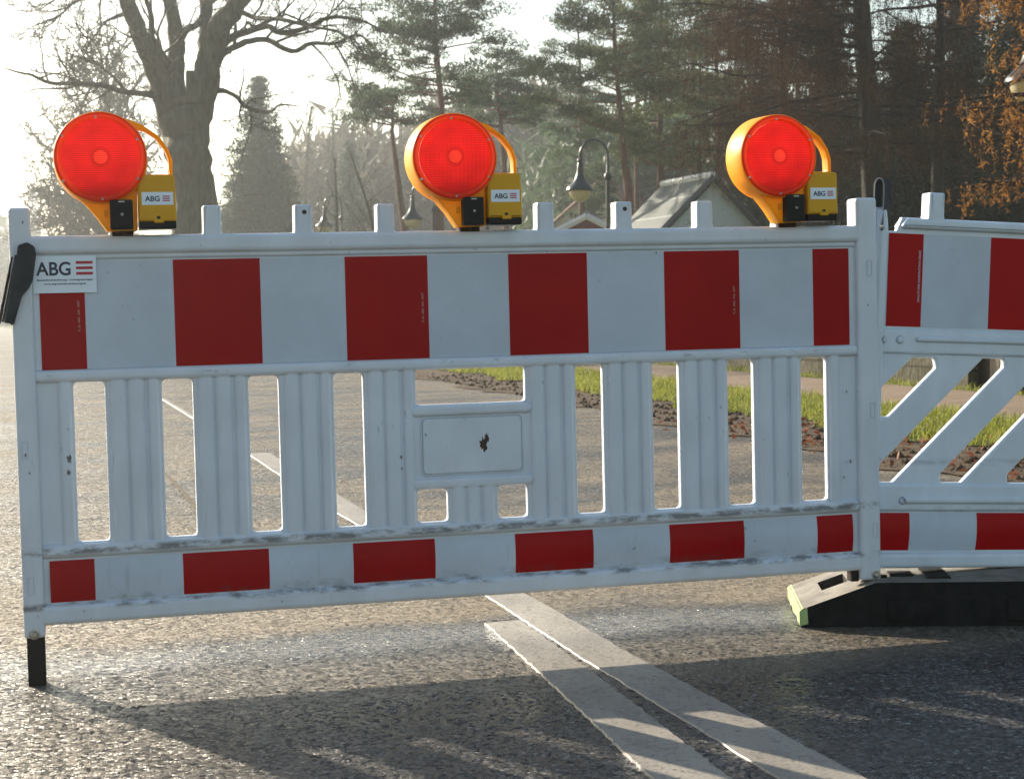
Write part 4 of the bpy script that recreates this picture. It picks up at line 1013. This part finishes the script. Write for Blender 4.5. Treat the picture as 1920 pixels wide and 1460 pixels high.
pine(1243, 50, -120, 330, 2.6, 55, 'tall pine with a straight reddish trunk behind the solar roof', [(1240, 480), (1239, 340), (1237, 200), (1240, 60), (1240, -120)], m=M_pine2, n_br=56)
pine(1300, 60, -160, 330, 2.6, 56, 'tall dark pine right behind the solar roof', n_br=40, m=M_pine, tr=.14)
pine(1355, 54, -160, 320, 2.6, 58, 'dark pine with a thin trunk above the ridge of the white house', n_br=46, m=M_pine, tr=.14)
pine(1200, 72, -60, 300, 2.8, 59, 'hazy pine in the gap between the curved trunk and the reddish trunk', n_br=34, m=M_pine)
pine(1410, 62, -160, 330, 3.0, 60, 'dark pine rising behind the right warning lamp', n_br=44, m=M_dkfir, tr=.15)

pine(1112, 68, 322, 425, 1.5, 62, 'young bushy pine in front of the beige cottage', n_br=22, tr=.07)
def spruce(px, D, ytop, halfw_px, seed, label, m=M_spruce, zb=.3, group='conifers in the background', rows=60, dens=1.5, name='spruce_tree', size=.22):
    b = stand(px, D); zt_ = (590-ytop)/FPX*D+.85; H = zt_-b[2]; W_ = halfw_px/FPX*D; rg = np.random.default_rng(seed); w = Wood()
    root = empty(name, b, label, 'tree', group); w.tube(np.array([b, b+[0, 0, H*.5], b+[0, 0, H]]), [.16, .09, .015], 7); C = []; 
    for k in range(rows):
        t = (k+.5*rg.random())/rows; z = b[2]+zb+(H-zb)*t; rad = W_*(1-t)**.85; nbr = int(6+16*(1-t))
        for a in rg.random(nbr)*6.283:
            L = rad*(.7+.45*rg.random())+.1; nn_ = max(2, int(L*3.5)); s_ = np.linspace(.25, 1, nn_)
            C.append(np.stack([b[0]+np.cos(a)*L*s_, b[1]+np.sin(a)*L*s_, z-.35*L*s_+.22*L*s_*s_+rg.normal(0, .05, nn_)], 1))
    C = np.concatenate(C); V = tri_cloud(C, np.array([.15, .15, .10]), max(3, int(12*dens)), size, rg, -.1, .16)
    w.build('trunk', M_barkd, root, b); tris('crown', V, m, root, b); return root
spruce(487, 78, 152, 118, 61, 'broad cone shaped spruce, pale with haze, right of the big bare tree')
spruce(655, 105, 268, 55, 62, 'small hazy spruce between the thin poplars and the pines', rows=34, dens=.8, size=.3)
spruce(1545, 46, 40, 120, 63, 'dark conifer behind the right warning lamp and its handle', M_dkfir, rows=52, dens=.8)
spruce(1690, 40, 60, 120, 64, 'dark conifer behind the loop strap of the slanting slot barrier', M_dkfir, rows=50, dens=.9)
spruce(1800, 44, -40, 140, 65, 'dark conifer in the gap behind the orange larch', M_dkfir, rows=60, dens=1.3)
spruce(1900, 40, -40, 120, 66, 'dark conifer at the right edge behind the orange larch', M_dkfir, rows=60, dens=1.3)
spruce(1440, 52, 120, 95, 67, 'dark conifer just behind the drum of the right warning lamp', M_dkfir, rows=50, dens=1.2)

def larch(px, D, ytop, ybot, reach, seed, label, m=M_brown, n_br=60, tr=.2, hang=.6, dens=1.0, dirc=None, trpath=None, size=.05, group='larches with hanging twigs', wid=.014, levels=None):
    b = stand(px, D); zt_ = (590-ytop)/FPX*D+.85; zb = (590-ybot)/FPX*D+.85; rg = np.random.default_rng(seed); w = Wood()
    root = empty('larch_tree', b, label, 'tree', group)
    if trpath: P = np.array([b]+[at(a, c, D) for a, c in trpath]); r_ = np.linspace(tr, tr*.45, len(P))
    else: P, r_ = wander(b, np.array([0, 0, 1.]), zt_-b[2], tr, tr*.3, rg, 9, .02, .1)
    w.tube(P, r_, 9); T = []; H_ = []
    for k in range(n_br):
        t = (k+rg.random())/n_br; z = zb+(zt_-zb)*t
        if levels: z = (590-levels[k % len(levels)]+rg.normal(0, 9))/FPX*D+.85
        j = min(max(np.searchsorted(P[:, 2], z), 1), len(P)-1)
        f = min(max((z-P[j-1, 2])/(P[j, 2]-P[j-1, 2]+1e-6), 0), 1); p = P[j-1]*(1-f)+P[j]*f
        a = rg.random()*6.28 if dirc is None else dirc+rg.normal(0, .55)
        L = reach*(.5+.6*rg.random()); Q, q = wander(p, np.array([math.cos(a), math.sin(a), -.05+.1*rg.random()]), L, .035, .008, rg, 9, .09, .0); w.tube(Q, q, 4)
        for s_ in range(int(L*6*dens)):
            tt = (.12+.88*rg.random())*8; i = min(int(tt), 7); c = Q[i]*(1-(tt-i))+Q[i+1]*(tt-i)
            sd_ = rg.normal(0, 1, 3)*[1, 1, .2]; Q2, q2 = wander(c, sd_+unit(Q[i+1]-Q[i])*.8, .25+.5*rg.random(), .006, .004, rg, 4, .2, -.12); w.tube(Q2, q2, 3)
            for c3 in (Q2[1], Q2[2], Q2[3], c):
                hl = hang*(.35+.9*rg.random()); m2 = 5; Z = np.linspace(0, 1, m2)
                cur = c3+np.stack([np.cumsum(rg.normal(0, .02, m2)), np.cumsum(rg.normal(0, .02, m2)), -hl*Z], 1)
                H_.append(cur); e = unit(rg.normal(0, 1, 3)*[1, 1, 0])*wid*.5
                for u_ in range(m2-1): T.append(np.array([cur[u_]-e, cur[u_]+e, cur[u_+1]]))
    C = np.concatenate(H_); V = tri_cloud(C, np.array([.02, .02, .05]), max(1, int(5*dens)), size, rg, -.3, .13)
    V = np.concatenate([V, np.array(T).reshape(-1, 3)])
    w.build('trunk', M_barkd, root, b); tris('crown', V, m, root, b); return root
larch(1622, 30, -160, 300, 3.0, 71, 'dark larch with a thick black trunk and brown hanging twigs, behind the right lamp', n_br=60, tr=.24, trpath=[(1640, 400), (1630, 200), (1618, 80), (1612, -40), (1606, -160)], hang=.5)
larch(1475, 34, -160, 290, 2.4, 72, 'brown larch left of the thick black trunk, above the right warning lamp', n_br=46, tr=.14, hang=.75)
larch(1760, 33, -160, 200, 2.4, 73, 'brown larch between the black trunk and the orange larch', n_br=40, tr=.16, hang=.5)
larch(2010, 20, -120, 420, 1.4, 74, 'orange needled larch reaching in from the right edge, lit by the sun', M_orange, n_br=22, levels=[-60, 20, 55, 120, 205, 262, 290, 370], tr=.16, hang=.22, dens=.75, dirc=math.pi-.1, size=.05, wid=.006)
bare_tree(1440, 26, 352, 1.7, 81, 'tangled dark bare bush in front of the white house wall', M_barkd, tr=.06, dens=1.5, minr=.004, first=.1, up=.02, name='bush')
bare_tree(1560, 27, 330, 1.6, 82, 'tangled dark bare bush below the right warning lamp box', M_barkd, tr=.06, dens=1.5, minr=.004, first=.1, up=.02, name='bush')

# far woods that read as one mass
def far_wood(name, px0, px1, D0_, D1_, ytopf, n, size, seed, m, label):
    rg = np.random.default_rng(seed); px = px0+(px1-px0)*rg.random(n); D = D0_+(D1_-D0_)*rg.random(n)
    P = []
    for a, d in zip(px, D):
        zt_ = (590-ytopf(a))/FPX*d+.85; b = at(a, 590, d); P.append((b[0], b[1], gz(b[0])+(zt_-gz(b[0]))*rg.random()**.8))
    P = np.array(P); V = tri_cloud(P, np.array([1.0, 1.0, 1.0])*size*1.6, 14, size, rg, .8, .12)
    o = tris(name, V, m, None, (0, 0, 0)); return props(o, label, 'woodland', kind='stuff')
fw = lambda a: 345+25*math.sin(a/37)+18*math.sin(a/13+1)+8*math.sin(a/5)-max(0, (a-690))*.35
far_wood('far_wood', 540, 1060, 120, 175, fw, 3800, 1.5, 91, M_wood, 'grey hazy mass of far woodland behind the lamps and pines')
far_wood('far_wood', 1040, 1420, 85, 125, lambda a: 335+20*math.sin(a/30)-.25*(a-1040), 3000, 1.0, 92, M_pine, 'dark pine woodland far behind the white house')
far_wood('far_wood', 1400, 2700, 60, 85, lambda a: 285+30*math.sin(a/23)+15*math.sin(a/7), 6500, .8, 93, M_dkfir, 'dark woodland closing the view behind the larches')
far_wood('far_wood', -260, 95, 170, 230, lambda a: 490+max(0, a-10)*.9+10*math.sin(a/9)+8*math.sin(a/23), 1500, 1.8, 94, M_pine, 'pale green line of trees beyond the road at the far left')
far_wood('hedge', 95, 560, 140, 190, lambda a: 545-max(0, a-330)*.35+8*math.sin(a/11), 1500, 1.5, 95, M_wood, 'low hazy hedge beyond the road behind the big bare tree')

# ------------------------------------------------------------------ haze: the air between
mh = bpy.data.materials.new('haze'); mh.use_nodes = True; nt = mh.node_tree; nt.nodes.clear()
out = nt.nodes.new('ShaderNodeOutputMaterial'); pv = nt.nodes.new('ShaderNodeVolumePrincipled')
pv.inputs['Color'].default_value = (.90, .95, .99, 1); pv.inputs['Density'].default_value = .00115; pv.inputs['Anisotropy'].default_value = .72
nt.links.new(pv.outputs[0], out.inputs['Volume'])
mb = MB(); mb.box(-445, 445, -45, 525, -12.5, 62); hz = mb.build('haze', mh, None, None)
props(hz, kind='stuff')
